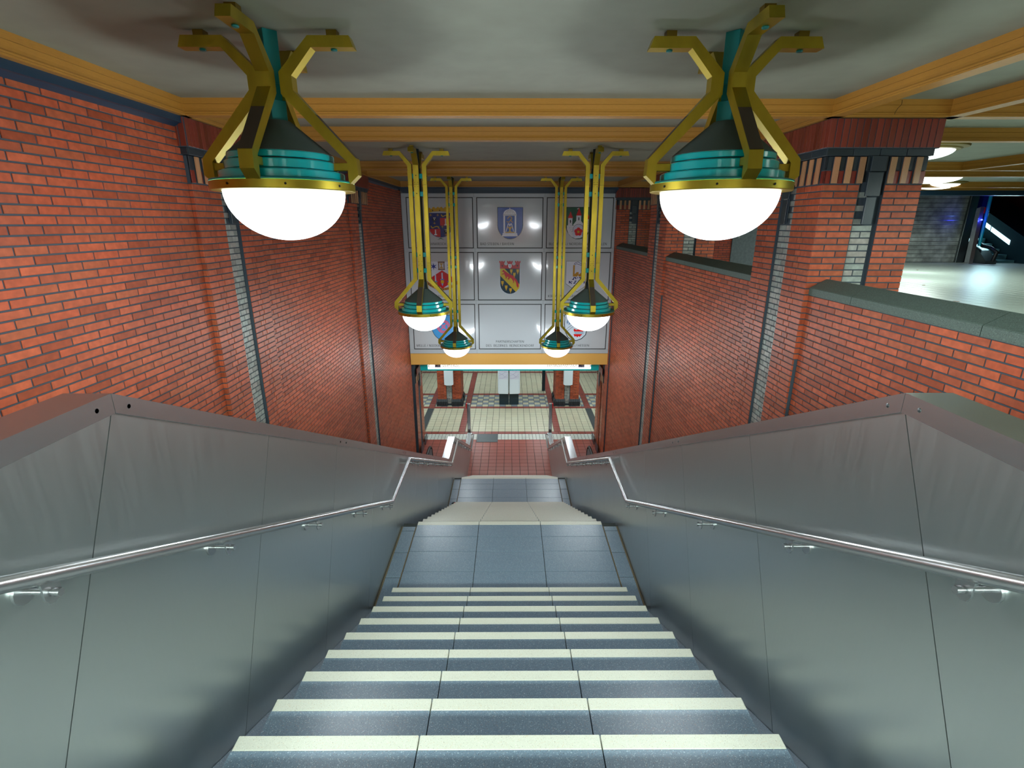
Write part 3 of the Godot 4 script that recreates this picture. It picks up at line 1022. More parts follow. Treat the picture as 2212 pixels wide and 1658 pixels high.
func crest(k: int) -> MB:
	var c := Crest.new()
	var gold := Color(0.78, 0.62, 0.10)
	var redc := Color(0.75, 0.07, 0.10)
	var blue := Color(0.05, 0.16, 0.45)
	var white := Color(0.88, 0.89, 0.92)
	var dark := Color(0.05, 0.10, 0.15)
	if k == 0:     # crowned quarters; x and y from the panel's middle (y as in the top row)
		for q in [["-34,-14 -40,-26 -30,-38 -8,-46 -14,-44 -28,-34 -34,-24", 1], ["34,-14 40,-26 30,-38 8,-46 14,-44 28,-34 34,-24", 1], ["-10,-47 0,-44 10,-47 0,-41", 1]]:
			c.put(poly(q[0]), Color(0.16, 0.42, 0.28))
		c.put(poly("-31,27 -36,39 -31,38 -30,41 -26,40 -26,37 -22,38 -20,42 -14,43 -13,39 -8,40 -7,43 -3,43 -2,41 2,41 3,43 7,43 8,40 13,39 14,43 20,42 22,38 26,37 26,40 30,41 31,38 36,39 31,27 18,30 0,31 -18,30"), gold)
		for x in [-20.0, 0.0, 20.0]:
			c.put(rect(x * 0.01 - 0.012, 0.315, x * 0.01 + 0.012, 0.355), dark)
		c.put(shield(0, 0.27, 0.64, 0.68, 0.62), Color(0.55, 0.58, 0.62))
		c.put(shield(0, 0.26, 0.62, 0.66, 0.62), blue)
		c.put(poly("0,13 31,13 31,-8 0,-8"), redc)
		c.put(poly("0,-17 -31,-17 -29,-25 -22,-32 -12,-37 0,-40"), redc)
		c.put(rect(0.14, -0.06, 0.17, 0.11), white)
		c.put(rect(0.12, -0.07, 0.19, -0.04), white)
		c.put(rect(-0.155, -0.34, -0.125, -0.19), white)
		c.put(rect(-0.18, -0.34, -0.10, -0.31), white)
		for q in [[-0.16, 0.12], [0.16, -0.2]]:
			c.put(shield(q[0], q[1] + 0.03, 0.10, 0.12), Color(0.03, 0.04, 0.06))
			for d in [[-0.02, 0.01], [0.02, 0.01], [0.0, -0.03]]:
				c.put(disc(q[0] + d[0], q[1] + d[1], 0.014, -1.0, 8), white)
			for d in [[-0.10, 0.09], [0.10, 0.09], [0.0, -0.13]]:
				c.put(star(q[0] + d[0], q[1] + d[1], 0.042, 0.012, 4), gold)
		for q in [[0.155, 0.19], [-0.15, -0.12]]:
			c.put(stroke("-12,1 -6,-2 0,1 6,2 12,0", 0.022, q[0], q[1]), gold)
			c.put(stroke("-12,4 -9,1 -8,-3", 0.014, q[0], q[1]), gold)
			c.put(stroke("8,2 10,-3 14,-3", 0.014, q[0], q[1]), gold)
	elif k == 1:   # pavilion with fountain
		c.put(shield(0.01, 0.425, 0.735, 0.875, 0.56), dark)
		c.put(shield(0.01, 0.413, 0.71, 0.85, 0.56), Color(0.03, 0.30, 0.66))
		var dome := PackedVector2Array([Vector2(0.19, 0.235), Vector2(-0.19, 0.235)])
		for i in 13:
			var a := PI - PI * i / 12.0
			dome.append(Vector2(cos(a) * 0.18, 0.25 + sin(a) * 0.12))
		c.put(dome, white)
		for i in 6:
			var x := (i - 2.5) * 0.055
			c.put(stroke("0,0 %f,%f" % [-x * 60, 10.0], 0.008, x, 0.25), Color(0.35, 0.42, 0.48))
		c.put(disc(0, 0.39, 0.014, -1.0, 10), white)
		c.put(rect(-0.19, 0.19, 0.19, 0.235), Color(0.72, 0.74, 0.78))
		for s in [-1.0, 1.0]:
			c.put(rect(s * 0.16 - 0.022, -0.25, s * 0.16 + 0.022, 0.20), white)
			c.put(rect(s * 0.155 - 0.03, -0.28, s * 0.155 + 0.03, -0.245), white)
		c.put(rect(-0.21, -0.325, 0.21, -0.285), white)
		c.put(rect(-0.22, -0.37, 0.22, -0.33), white)
		c.put(stroke("-6,8 -5,13 0,15 5,13 6,9 2,6 0,2 -4,-1 -9,2", 0.017, 0.0, 0.02), gold)
		c.put(stroke("3,6 5,1 9,-1", 0.017, 0.0, 0.02), gold)
		for s in [-1.0, 1.0]:
			c.put(stroke("%d,-24 %d,-8 %d,-3 %d,-3 0,-9" % [s * 11, s * 6, s * 5, s * 2], 0.022), white)
		c.put(poly("-9,-11 9,-11 9,-12 5,-13 2,-19 2,-23 6,-25 -6,-25 -2,-23 -2,-19 -5,-13 -9,-12"), gold)
		c.put(rect(-0.13, -0.275, 0.13, -0.25), gold)
	elif k == 2:   # castle with rose
		c.put(shield(-0.03, 0.43, 0.74, 0.88, 0.53), dark)
		c.put(shield(-0.03, 0.418, 0.716, 0.855, 0.53), Color(0.0, 0.33, 0.22))
		c.put(poly("-33,-17 -33,-7 -30,-7 -30,13 -18,13 -18,-7 -15,-7 -15,-4 -12,-1 -9,3 -7,5 -7,20 7,20 7,5 9,3 12,-1 15,-4 17,-7 18,-7 18,10 30,10 30,-7 32,-12 28,-25 18,-36 6,-42 -8,-43 -20,-38 -28,-30", -0.03), white)
		for r in 8:
			for i in 10:
				var y := -0.36 + r * 0.055
				var x := -0.30 + i * 0.06 + (0.03 if r % 2 else 0.0)
				if absf(x + 0.03) > 0.15 and x < 0.26 and x > -0.33 and (r > 2 or absf(x) < 0.2 + r * 0.04):
					c.put(rect(x, y, x + 0.05, y + 0.006), Color(0.30, 0.33, 0.40))
		for q in [[-0.27, 0.13, 0.13], [-0.03, 0.20, 0.17], [0.21, 0.10, 0.13]]:
			c.put(PackedVector2Array([Vector2(q[0] - 0.075, q[1]), Vector2(q[0] + 0.075, q[1]), Vector2(q[0], q[1] + q[2] + 0.05)]), Color(0.82, 0.05, 0.10))
			c.put(rect(q[0] - 0.014, q[1] - 0.13, q[0] + 0.014, q[1] - 0.05), dark)
		var gate := disc(-0.03, -0.20, 0.165, 0.17)
		c.put(gate, Color(0.30, 0.33, 0.40))
		c.put(disc(-0.03, -0.20, 0.155, 0.16), Color(0.80, 0.82, 0.90))
		c.put(rect(-0.185, -0.40, 0.125, -0.22), Color(0.80, 0.82, 0.90))
		for i in 5:
			var a := PI / 2 + TAU * i / 5.0
			c.put(disc(-0.03 + cos(a) * 0.065, -0.245 + sin(a) * 0.065, 0.056, -1.0, 16), Color(0.84, 0.04, 0.09))
		c.put(disc(-0.03, -0.245, 0.036, -1.0, 14), gold)
		c.put(stroke("-7,39 -4,39 -2,41", 0.018, -0.02, -0.01), white)
	elif k == 3:   # lozenge of swords, hourglass, stars
		var dy := 0.02
		c.put(poly("-36,40 36,40 36,-20 0,-42 -36,-20", 0.0, dy), Color(0.84, 0.86, 0.92))
		c.put(stroke("-48,-16 -36,-26 -16,-36 0,-38 16,-36 36,-26 46,-16", 0.075, 0.0, dy - 0.02), Color(0.66, 0.45, 0.20))
		for s in ["-42,-20 -40,-23", "-36,-25 -34,-28", "-29,-28 -27,-31", "-5,-36 -4,-39", "2,-36 3,-39", "9,-35 10,-38", "16,-34 17,-37", "33,-26 34,-28"]:
			c.put(stroke(s, 0.014, 0.0, dy - 0.03), dark)
		c.put(poly("0,15 36,-8 36,-14 0,-38 -36,-14 -36,-8", 0.0, dy), Color(0.76, 0.08, 0.13))
		for q in [[-0.20, -0.01], [0.0, 0.05], [0.20, -0.01]]:
			c.put(rect(q[0] - 0.018, q[1] - 0.15, q[0] + 0.018, q[1] + 0.05), Color(0.70, 0.80, 0.90))
			c.put(rect(q[0] - 0.055, q[1] - 0.16, q[0] + 0.055, q[1] - 0.13), Color(0.30, 0.48, 0.75))
			c.put(disc(q[0], q[1] - 0.21, 0.048, 0.055, 14), gold)
			c.put(poly("-3,-26 3,-26 0,-34", q[0], q[1]), Color(0.45, 0.65, 0.88))
		for s in [-1.0, 1.0]:
			c.put(star(s * 0.24, 0.26 + dy, 0.11, 0.035, 6), Color(0.04, 0.18, 0.55))
		var br := Color(0.42, 0.27, 0.10)
		c.put(rect(-0.11, 0.37 + dy, 0.09, 0.40 + dy), br)
		c.put(rect(-0.11, 0.16 + dy, 0.09, 0.19 + dy), br)
		c.put(rect(-0.10, 0.17 + dy, -0.075, 0.39 + dy), br)
		c.put(rect(0.055, 0.17 + dy, 0.08, 0.39 + dy), br)
		c.put(PackedVector2Array([Vector2(-0.07, 0.36 + dy), Vector2(0.05, 0.36 + dy), Vector2(0.0, 0.28 + dy), Vector2(0.05, 0.20 + dy), Vector2(-0.07, 0.20 + dy), Vector2(-0.02, 0.28 + dy)]), Color(0.70, 0.58, 0.35))
	elif k == 4:   # fox on a bend under a mural crown
		var y0 := 0.44
		c.put(shield(0.0, 0.23, 0.60, 0.755, 0.60), Color(0.78, 0.82, 0.88))
		c.put(shield(0.0, 0.22, 0.575, 0.735, 0.60), Color(0.03, 0.16, 0.22))
		c.put(poly("-29,22 -16,22 29,-24 29,-29 27,-36 18,-46 -29,2"), Color(0.75, 0.65, 0.05))
		c.put(poly("-16,16 -19,19 -24,13 -20,13 -17,9 -24,7 -23,5 -16,6 -15,1 -12,-3 -14,-6 -10,-7 -8,-1 -4,-3 -7,-9 -3,-10 1,-4 6,-8 10,-16 9,-21 12,-18 13,-10 18,-18 20,-28 23,-34 26,-30 25,-20 20,-10 10,1 -6,9"), Color(0.70, 0.03, 0.10))
		for q in [[0.04, 0.20], [0.23, 0.20], [0.13, 0.10], [-0.22, -0.14], [-0.11, -0.27], [0.02, -0.35]]:
			c.put(poly("-4,0 4,0 3,-8 1,-10 1,-14 -1,-14 -1,-10 -3,-8", q[0], q[1]), gold)
		var m := Color(0.66, 0.05, 0.12)
		c.put(poly("-29,22 -29,37 -31,39 -31,44 -28,44 -28,42 -25,42 -25,44 -21,44 -21,42 -18,42 -18,44 -15,44 -15,39 -17,37 -16,33 -11,31 -7,33 -6,37 -8,39 -8,44 -5,44 -5,42 -2,42 -2,44 2,44 2,42 5,42 5,44 8,44 8,39 6,37 7,33 11,31 16,33 17,37 15,39 15,44 18,44 18,42 21,42 21,44 25,44 25,42 28,42 28,44 31,44 31,39 29,37 29,22", 0.0, y0 - 0.44), m)
		for s in [-1.0, 1.0]:
			c.put(disc(s * 0.22, 0.30, 0.022, -1.0, 10), dark)
		c.put(shield(0.0, 0.35, 0.09, 0.115), white)
		c.put(poly("-1,33 2,34 1,30 2,26 -1,25 0,29"), Color(0.02, 0.03, 0.05))
	elif k == 5:   # chimney, zig-zag roof, blue letters
		c.put(poly("-35,44 35,44 35,-22 0,-46 -35,-22"), Color(0.45, 0.47, 0.36))
		c.put(poly("-34,43 34,43 34,-21 0,-44.5 -34,-21"), Color(0.84, 0.86, 0.91))
		var o := Color(0.72, 0.52, 0.06)
		c.put(poly("-14,32 -9,32 -9,6 -3,12 3,12 3,5 12,12 22,12 22,-1 14,-1 4,-1 1,3 -1,-1 -14,-1"), o)
		c.put(stroke("-12,34 -8,39 0,41 8,37 16,36", 0.012), blue)
		c.put(stroke("-10,33 -4,36 2,34 10,31 18,32", 0.012), blue)
		for s in ["-16,-9 -11,-9 -11,-4 -5,-4 -5,-9", "4,-4 9,-4 9,-10", "13,-4 19,-4 19,-10"]:
			c.put(stroke(s, 0.026), Color(0.02, 0.08, 0.38))
		c.put(disc(0.0, -0.045, 0.016, -1.0, 8), Color(0.02, 0.08, 0.38))
		for s in ["-24,-21 -24,-14", "-24,-14 -17,-22", "-17,-14 -17,-17", "-12,-20 -7,-20 -7,-14 -3,-14", "2,-14 8,-14 8,-21", "13,-14 20,-14 20,-21"]:
			c.put(stroke(s, 0.026), Color(0.02, 0.08, 0.38))
	elif k == 6:   # wheel
		c.put(shield(-0.02, 0.36, 0.74, 0.79, 0.42), dark)
		c.put(shield(-0.02, 0.35, 0.715, 0.765, 0.42), Color(0.28, 0.60, 0.84))
		var r := Color(0.94, 0.30, 0.36)
		c.put(ring(-0.02, 0.0, 0.20, 0.026), r)
		c.put(ring(-0.02, 0.0, 0.155, 0.026), r)
		c.put(ring(-0.02, 0.0, 0.055, 0.018), r)
		c.put(disc(-0.02, 0.0, 0.018, -1.0, 10), r)
		for i in 4:
			var a := PI / 4 + PI / 2 * i
			var u := Vector2(cos(a), sin(a))
			var n := Vector2(-u.y, u.x)
			var q := Vector2(-0.02, 0.0)
			c.put(PackedVector2Array([q + u * 0.05, q + u * 0.095 + n * 0.016, q + u * 0.13 + n * 0.004, q + u * 0.13 - n * 0.004, q + u * 0.095 - n * 0.016]), r)
	elif k == 8:   # shield with bend, flames and striped lion
		c.put(poly("-34,28 -37,34 -33,38 30,46 34,36 36,20 36,-8 32,-26 20,-38 4,-44 -12,-42 -24,-32 -32,-16 -35,6"), dark)
		c.put(poly("-33,29 -35,34 -31,36 29,44 33,35 34,20 34,-8 30,-25 19,-36 4,-42 -11,-40 -22,-31 -30,-16 -33,6"), Color(0.80, 0.86, 0.91))
		c.put(stroke("-31,-10 20,31", 0.008), dark)
		c.put(stroke("-27,-15 26,27", 0.008), dark)
		for q in [["-26,8 -28,14 -24,22 -22,14", 0], ["-22,6 -20,18 -17,28 -14,20 -16,8", 0], ["-14,6 -10,16 -8,22 -5,12 -10,4", 0]]:
			c.put(poly(q[0]), Color(0.48, 0.62, 0.78))
		c.put(poly("5,2 3,8 7,6 10,10 13,6 17,8 15,2"), gold)
		c.put(poly("0,0 8,2 14,0 22,1 24,-5 20,-8 6,-8 0,-5"), Color(0.50, 0.60, 0.72))
		c.put(poly("-5,-6 2,-10 12,-7 24,-9 23,-15 8,-15 -4,-15 -6,-12"), Color(0.86, 0.12, 0.12))
		c.put(poly("-4,-16 24,-16 25,-22 -2,-22"), Color(0.62, 0.72, 0.80))
		c.put(poly("-6,-23 22,-23 16,-28 14,-32 10,-29 6,-33 2,-29 -2,-31"), Color(0.86, 0.12, 0.12))
	else:
		return null
	return c.mb

# ---------------------------------------------------------------- stairs
func stairs() -> void:
	var W := 1.125
	var flights := [
		[Vector3(0, -2.03 + 4 * 0.1635, -1.597 + 4 * 0.315), 13, 0.1635, 0.315, "upper flight with wide grey treads and white nosings"],
		[Vector3(0, -3.5015, -5.515), 13, 0.1675, 0.3248, "middle flight seen as a run of white nosings"],
		[Vector3(0, -5.679, -10.82), 11, 0.1592, 0.315, "lowest flight above the red tiles"]]
	var s := thing("staircase", "straight staircase of grey terrazzo with white nosings, three flights and two landings", "stairs", Vector3(0, FLOOR_Y, 0))
	var oy := -FLOOR_Y
	for fi in 3:
		var q = flights[fi]
		var rise: float = q[2]
		var tread: float = q[3]
		var y0: float = q[0].y + oy
		var z0: float = q[0].z
		var start := 0 if fi == 0 else 1
		var sl: float = rise / tread
		var ze: float = -q[1] * tread
		var c := MB.new()
		c.prism(PackedVector2Array([Vector2(z0 + 0.0, y0 - 0.26), Vector2(z0 + ze + 0.34, y0 - 0.26 + (ze + 0.34) * sl), Vector2(z0 + ze + 0.34, y0 - 0.6 + (ze + 0.34) * sl), Vector2(z0 + 0.0, y0 - 0.6)]), Vector3(-W, 0, 0), Vector3(0, 0, 1), Vector3.UP, Vector3(2 * W, 0, 0))
		var fl := part("flight", c, M.concrete, s, q[4])
		for i in range(start, q[1]):
			var y: float = y0 - i * rise
			var z: float = z0 - i * tread
			for k in 3:
				var x0 := -W + k * 0.75 + 0.0025
				var x1 := -W + (k + 1) * 0.75 - 0.0025
				var b := MB.new()
				b.box(Vector3(x0, y - rise - 0.03, z + 0.062), Vector3(x1, y, z + tread + 0.02))
				b.box(Vector3(x0, y - rise - 0.03, z), Vector3(x1, y - 0.05, z + 0.064))
				part("step_slab", b, M.terrazzo, fl)
				var n := MB.new()
				n.box(Vector3(x0, y - 0.049, z - 0.004), Vector3(x1, y + 0.0008, z + 0.0605), Color.WHITE, Transform3D(), 0.003)
				part("nosing_strip", n, M.white_stone, fl)
		for sd in [-1.0, 1.0]:
			var g := MB.new()
			var a := 0.3 if fi == 0 else -0.15
			var e := ze + tread - 0.25 if fi < 2 else ze + tread
			g.prism(PackedVector2Array([Vector2(z0 + a, y0 - 0.22 + a * sl), Vector2(z0 + e, y0 - 0.22 + e * sl), Vector2(z0 + e, y0 - 0.4 + e * sl), Vector2(z0 + a, y0 - 0.4 + a * sl)]), Vector3(sd * (W - 0.02), 0, 0), Vector3(0, 0, 1), Vector3.UP, Vector3(sd * 0.198, 0, 0))
			part("gutter_slope", g, M.terrazzo, fl)
	# landings: height, rows of z, front edge
	var lands := [[-3.5015, [-4.06, -4.571, -4.919, -5.2005, -5.448], -5.515, "first landing of large grey slabs"], [-5.679, [-9.41, -9.88, -10.235, -10.495, -10.745], -10.82, "second landing far below"]]
	for q in lands:
		var y: float = q[0] + oy
		var rows: Array = q[1]
		var core := MB.new()
		core.box(Vector3(-1.29, y - 0.35, q[2] + 0.03), Vector3(1.29, y - 0.006, rows[0]))
		var l := part("landing", core, M.joint, s, q[3])
		for r in 4:
			for k in 3:
				var xa := -W + k * 0.75 + 0.003
				var xb := -W + (k + 1) * 0.75 - 0.003
				var b := MB.new()
				b.box(Vector3(xa, y - 0.15, rows[r + 1] + 0.003), Vector3(xb, y, rows[r] - 0.003), Color.WHITE, Transform3D(), 0.002)
				part("slab", b, M.terrazzo, l)
				if r == 3:
					var n := MB.new()
					n.box(Vector3(xa, y - 0.05, q[2] - 0.004), Vector3(xb, y + 0.0005, rows[4] + 0.001), Color.WHITE, Transform3D(), 0.003)
					part("nosing_strip", n, M.white_stone, l)
		for sd in [-1.0, 1.0]:
			var z: float = rows[0]
			while z > q[2] + 0.12:
				var zb: float = maxf(z - 0.42, q[2] + 0.1)
				var b := MB.new()
				b.box(Vector3(sd * 1.137, y - 0.1, zb + 0.004), Vector3(sd * 1.287, y - 0.002, z - 0.004), Color.WHITE, Transform3D(), 0.003)
				part("gutter_slab", b, M.terrazzo, l)
				var js := MB.new()
				js.box(Vector3(sd * 1.287, y - 0.1, zb), Vector3(sd * 1.302, y - 0.003, z))
				js.box(Vector3(sd * 1.126, y - 0.1, zb), Vector3(sd * 1.1365, y - 0.003, z))
				part("sand_joint", js, M.joint_sand, l)
				z = zb

# ---------------------------------------------------------------- steel balustrades
func cap_path(drop: float) -> Array:
	return [Vector2(3.0, -0.53 - drop), Vector2(-1.59, -0.53 - drop), Vector2(-10.0, -4.81 - drop), Vector2(-11.19, -4.81 - drop), Vector2(-15.34, -6.9 - drop), Vector2(-16.38, -6.9 - drop)]

func balustrade(s: float) -> void:
	var side := "left" if s < 0 else "right"
	var w := thing("stair_balustrade", "tall brushed steel balustrade on the %s of the stairs with a folded steel cap" % side, "balustrade", Vector3(0, FLOOR_Y, 0), "")
	var oy := -FLOOR_Y
	var top := cap_path(0.02)
	var low := [Vector2(-16.38, -7.43), Vector2(-13.7, -7.43), Vector2(-10.95, -5.95), Vector2(-9.4, -5.92), Vector2(-5.6, -3.75), Vector2(-4.1, -3.74), Vector2(0.2, -1.7), Vector2(3.0, -1.6)]
	var outline := PackedVector2Array()
	for p in top + low:
		outline.append(Vector2(p.x, p.y + oy))
	var core := MB.new()
	core.prism(outline, Vector3(s * 1.312, 0, 0), Vector3(0, 0, 1), Vector3.UP, Vector3(s * 0.128, 0, 0))
	part("core", core, M.steel_dull, w, "outer steel cladding")
	# panels between seams square to the slope
	var dir := Vector2(-1, -0.509).normalized()
	var nrm := Vector2(dir.y, -dir.x)
	if nrm.y < 0:
		nrm = -nrm
	var seams := []
	var base := Vector2(-1.585, -0.59 + oy)
	for k in range(-4, 17):
		seams.append(base + dir * (1.115 * k))
	for k in seams.size() - 1:
		var a: Vector2 = seams[k] + dir * 0.002
		var b: Vector2 = seams[k + 1] - dir * 0.002
		var strip := PackedVector2Array([a + nrm * 5.0, b + nrm * 5.0, b - nrm * 5.0, a - nrm * 5.0])
		for piece in Geometry2D.intersect_polygons(outline, strip):
			var m := MB.new()
			m.prism(piece, Vector3(s * 1.305, 0, 0), Vector3(0, 0, 1), Vector3.UP, Vector3(s * 0.006, 0, 0))
			part("steel_panel", m, M.steel, w)
	# cap: folded sheet in lengths
	var t := cap_path(0.0)
	var cuts := []
	for i in t.size() - 1:
		var n := maxi(1, roundi(Vector2(t[i]).distance_to(t[i + 1]) / 2.6))
		for j in n:
			cuts.append([Vector2(t[i]).lerp(t[i + 1], float(j) / n), Vector2(t[i]).lerp(t[i + 1], float(j + 1) / n), j == 0 and i > 0, j == n - 1 and i < t.size() - 2, i])
	for q in cuts:
		var a: Vector2 = q[0]
		var b: Vector2 = q[1]
		var h := 0.068
		var gap := (b - a).normalized() * 0.001
		var m := MB.new()
		m.prism(PackedVector2Array([a + gap + Vector2(0, oy), b - gap + Vector2(0, oy), b - gap + Vector2(0, oy - h), a + gap + Vector2(0, oy - h)]), Vector3(s * 1.297, 0, 0), Vector3(0, 0, 1), Vector3.UP, Vector3(s * 0.155, 0, 0))
		var p := part("cap", m, M.steel_bright, w)
		var sc := MB.new()
		for e in [[a, 1.0], [b, -1.0]]:
			var c: Vector2 = e[0] + (b - a).normalized() * (0.07 * e[1]) + Vector2(0, oy - 0.035)
			sc.lathe([Vector2(0.0, 0.003), Vector2(0.006, 0.002), Vector2(0.008, 0.0)], 10)
			var k := sc.v.size() - 10 * 9
			for i in range(k, sc.v.size()):
				var v := sc.v[i]
				sc.v[i] = Vector3(s * 1.297 - s * v.y, c.y + v.x, c.x + v.z)
				var nn := sc.n[i]
				sc.n[i] = Vector3(-s * nn.y, nn.x, nn.z)
		part("screw", sc, M.steel_dull, p)

func handrail(s: float) -> void:
	var side := "left" if s < 0 else "right"
	var x := s * 1.225
	var w := thing("handrail", "round steel handrail on brackets along the %s steel balustrade" % side, "handrail", Vector3(x, FLOOR_Y, 0))
	var oy := -FLOOR_Y
	var path := []
	for p in [Vector2(1.0, -0.76), Vector2(-0.9, -0.76), Vector2(-4.74, -2.77), Vector2(-5.71, -2.745), Vector2(-9.95, -4.89), Vector2(-11.13, -4.89), Vector2(-15.02, -6.88), Vector2(-16.13, -6.86)]:
		path.append(Vector3(0, p.y + oy, p.x))
	path.append(Vector3(s * 0.03, path[-1].y, -16.16))
	path.append(Vector3(s * 0.08, path[-1].y, -16.16))
	var m := MB.new()
	m.tube(path, 0.0215, 20)
	part("rail_tube", m, M.steel_bright, w)
	var at := [-1.15, -1.93, -2.87, -3.80, -4.66]
	for k in 6:
		at.append(-5.9 - k * 0.78)
	for k in 6:
		at.append(-11.3 - k * 0.72)
	for z in at:
		var y := 0.0
		for i in path.size() - 3:
			if z <= path[i].z and z >= path[i + 1].z:
				y = lerpf(path[i].y, path[i + 1].y, (z - path[i].z) / (path[i + 1].z - path[i].z))
		var b := MB.new()
		# tab under the rail, pin to the wall, rose on the steel
		b.prism(PackedVector2Array([Vector2(-0.026, 0.0), Vector2(0.026, 0.0), Vector2(0.026, -0.045), Vector2(0.018, -0.064), Vector2(0.0, -0.072), Vector2(-0.018, -0.064), Vector2(-0.026, -0.045)]), Vector3(-0.003, y - 0.012, z), Vector3(0, 0, 1), Vector3.UP, Vector3(0.006, 0, 0))
		b.rod(Vector3(-s * 0.022, y - 0.052, z), Vector3(s * 0.079, y - 0.052, z), 0.0085, 12)
		b.rod(Vector3(-s * 0.025, y - 0.052, z), Vector3(-s * 0.008, y - 0.052, z), 0.012, 6)
		var o := part("bracket", b, M.steel_bright, w)
		var r := MB.new()
		r.rod(Vector3(s * 0.071, y - 0.052, z), Vector3(s * 0.0795, y - 0.052, z), 0.034, 20)
		part("rose", r, M.steel_bright, o)

# ---------------------------------------------------------------- escalators between balustrade and wall
func escalator(s: float) -> void:
	var side := "left" if s < 0 else "right"
	var w := thing("escalator", "black railed escalator hidden behind the %s balustrade, only its newel showing" % side, "escalator", Vector3(s * 2.06, FLOOR_Y, -14.3))
	var slope := 0.509
	# foot at z = -13.3; the slope rises towards the camera
	var y_at := func(z: float) -> float:   # step line above the floor, z measured from the newel
		return clampf((z - 1.2) * slope, 0.0, 6.05)
	for sd in [-1.0, 1.0]:
		var b := MB.new()
		var x0: float = sd * 0.37
		var out := PackedVector2Array([Vector2(-0.28, 0.02), Vector2(-0.28, 0.5), Vector2(-0.2, 0.78), Vector2(0.0, 0.88), Vector2(1.2, 0.88), Vector2(13.2, 6.93), Vector2(15.4, 6.93), Vector2(15.4, 5.9), Vector2(13.2, 5.9), Vector2(1.4, 0.02)])
		b.prism(out, Vector3(x0 - 0.03, 0, 0), Vector3(0, 0, 1), Vector3.UP, Vector3(0.06, 0, 0))
		part("balustrade_panel", b, M.grey_cladding, w)
		var h := MB.new()
		h.tube([Vector3(x0, 0.2, -0.12), Vector3(x0, 0.3, -0.3), Vector3(x0, 0.52, -0.33), Vector3(x0, 0.78, -0.25), Vector3(x0, 0.9, -0.08), Vector3(x0, 0.93, 0.15), Vector3(x0, 0.93, 1.2), Vector3(x0, 6.98, 13.2), Vector3(x0, 6.98, 15.4)], 0.042, 10)
		part("rubber_handrail", h, M.rubber, w)
		var n := MB.new()
		n.box(Vector3(x0 - 0.05, 0.0, -0.62), Vector3(x0 + 0.05, 0.36, -0.36), Color.WHITE, Transform3D(), 0.02)
		part("newel_box", n, M.rubber, w)
	var skirt := MB.new()
	skirt.prism(PackedVector2Array([Vector2(-0.1, 0.02), Vector2(-0.1, 0.6), Vector2(1.3, 0.62), Vector2(13.2, 6.6), Vector2(15.4, 6.6), Vector2(15.4, 5.8), Vector2(13.3, 5.8), Vector2(1.6, 0.02)]), Vector3(s * 0.43, 0, 0), Vector3(0, 0, 1), Vector3.UP, Vector3(s * 0.56, 0, 0))
	part("deck", skirt, M.steel_dull, w)
	for i in 38:
		var z := 0.9 + i * 0.36
		var y: float = y_at.call(z)
		var b := MB.new()
		b.box(Vector3(-0.33, y - 0.17, z), Vector3(0.33, y + 0.02, z + 0.37), Color.WHITE, Transform3D(), 0.004)
		part("step", b, M.escalator_step, w)

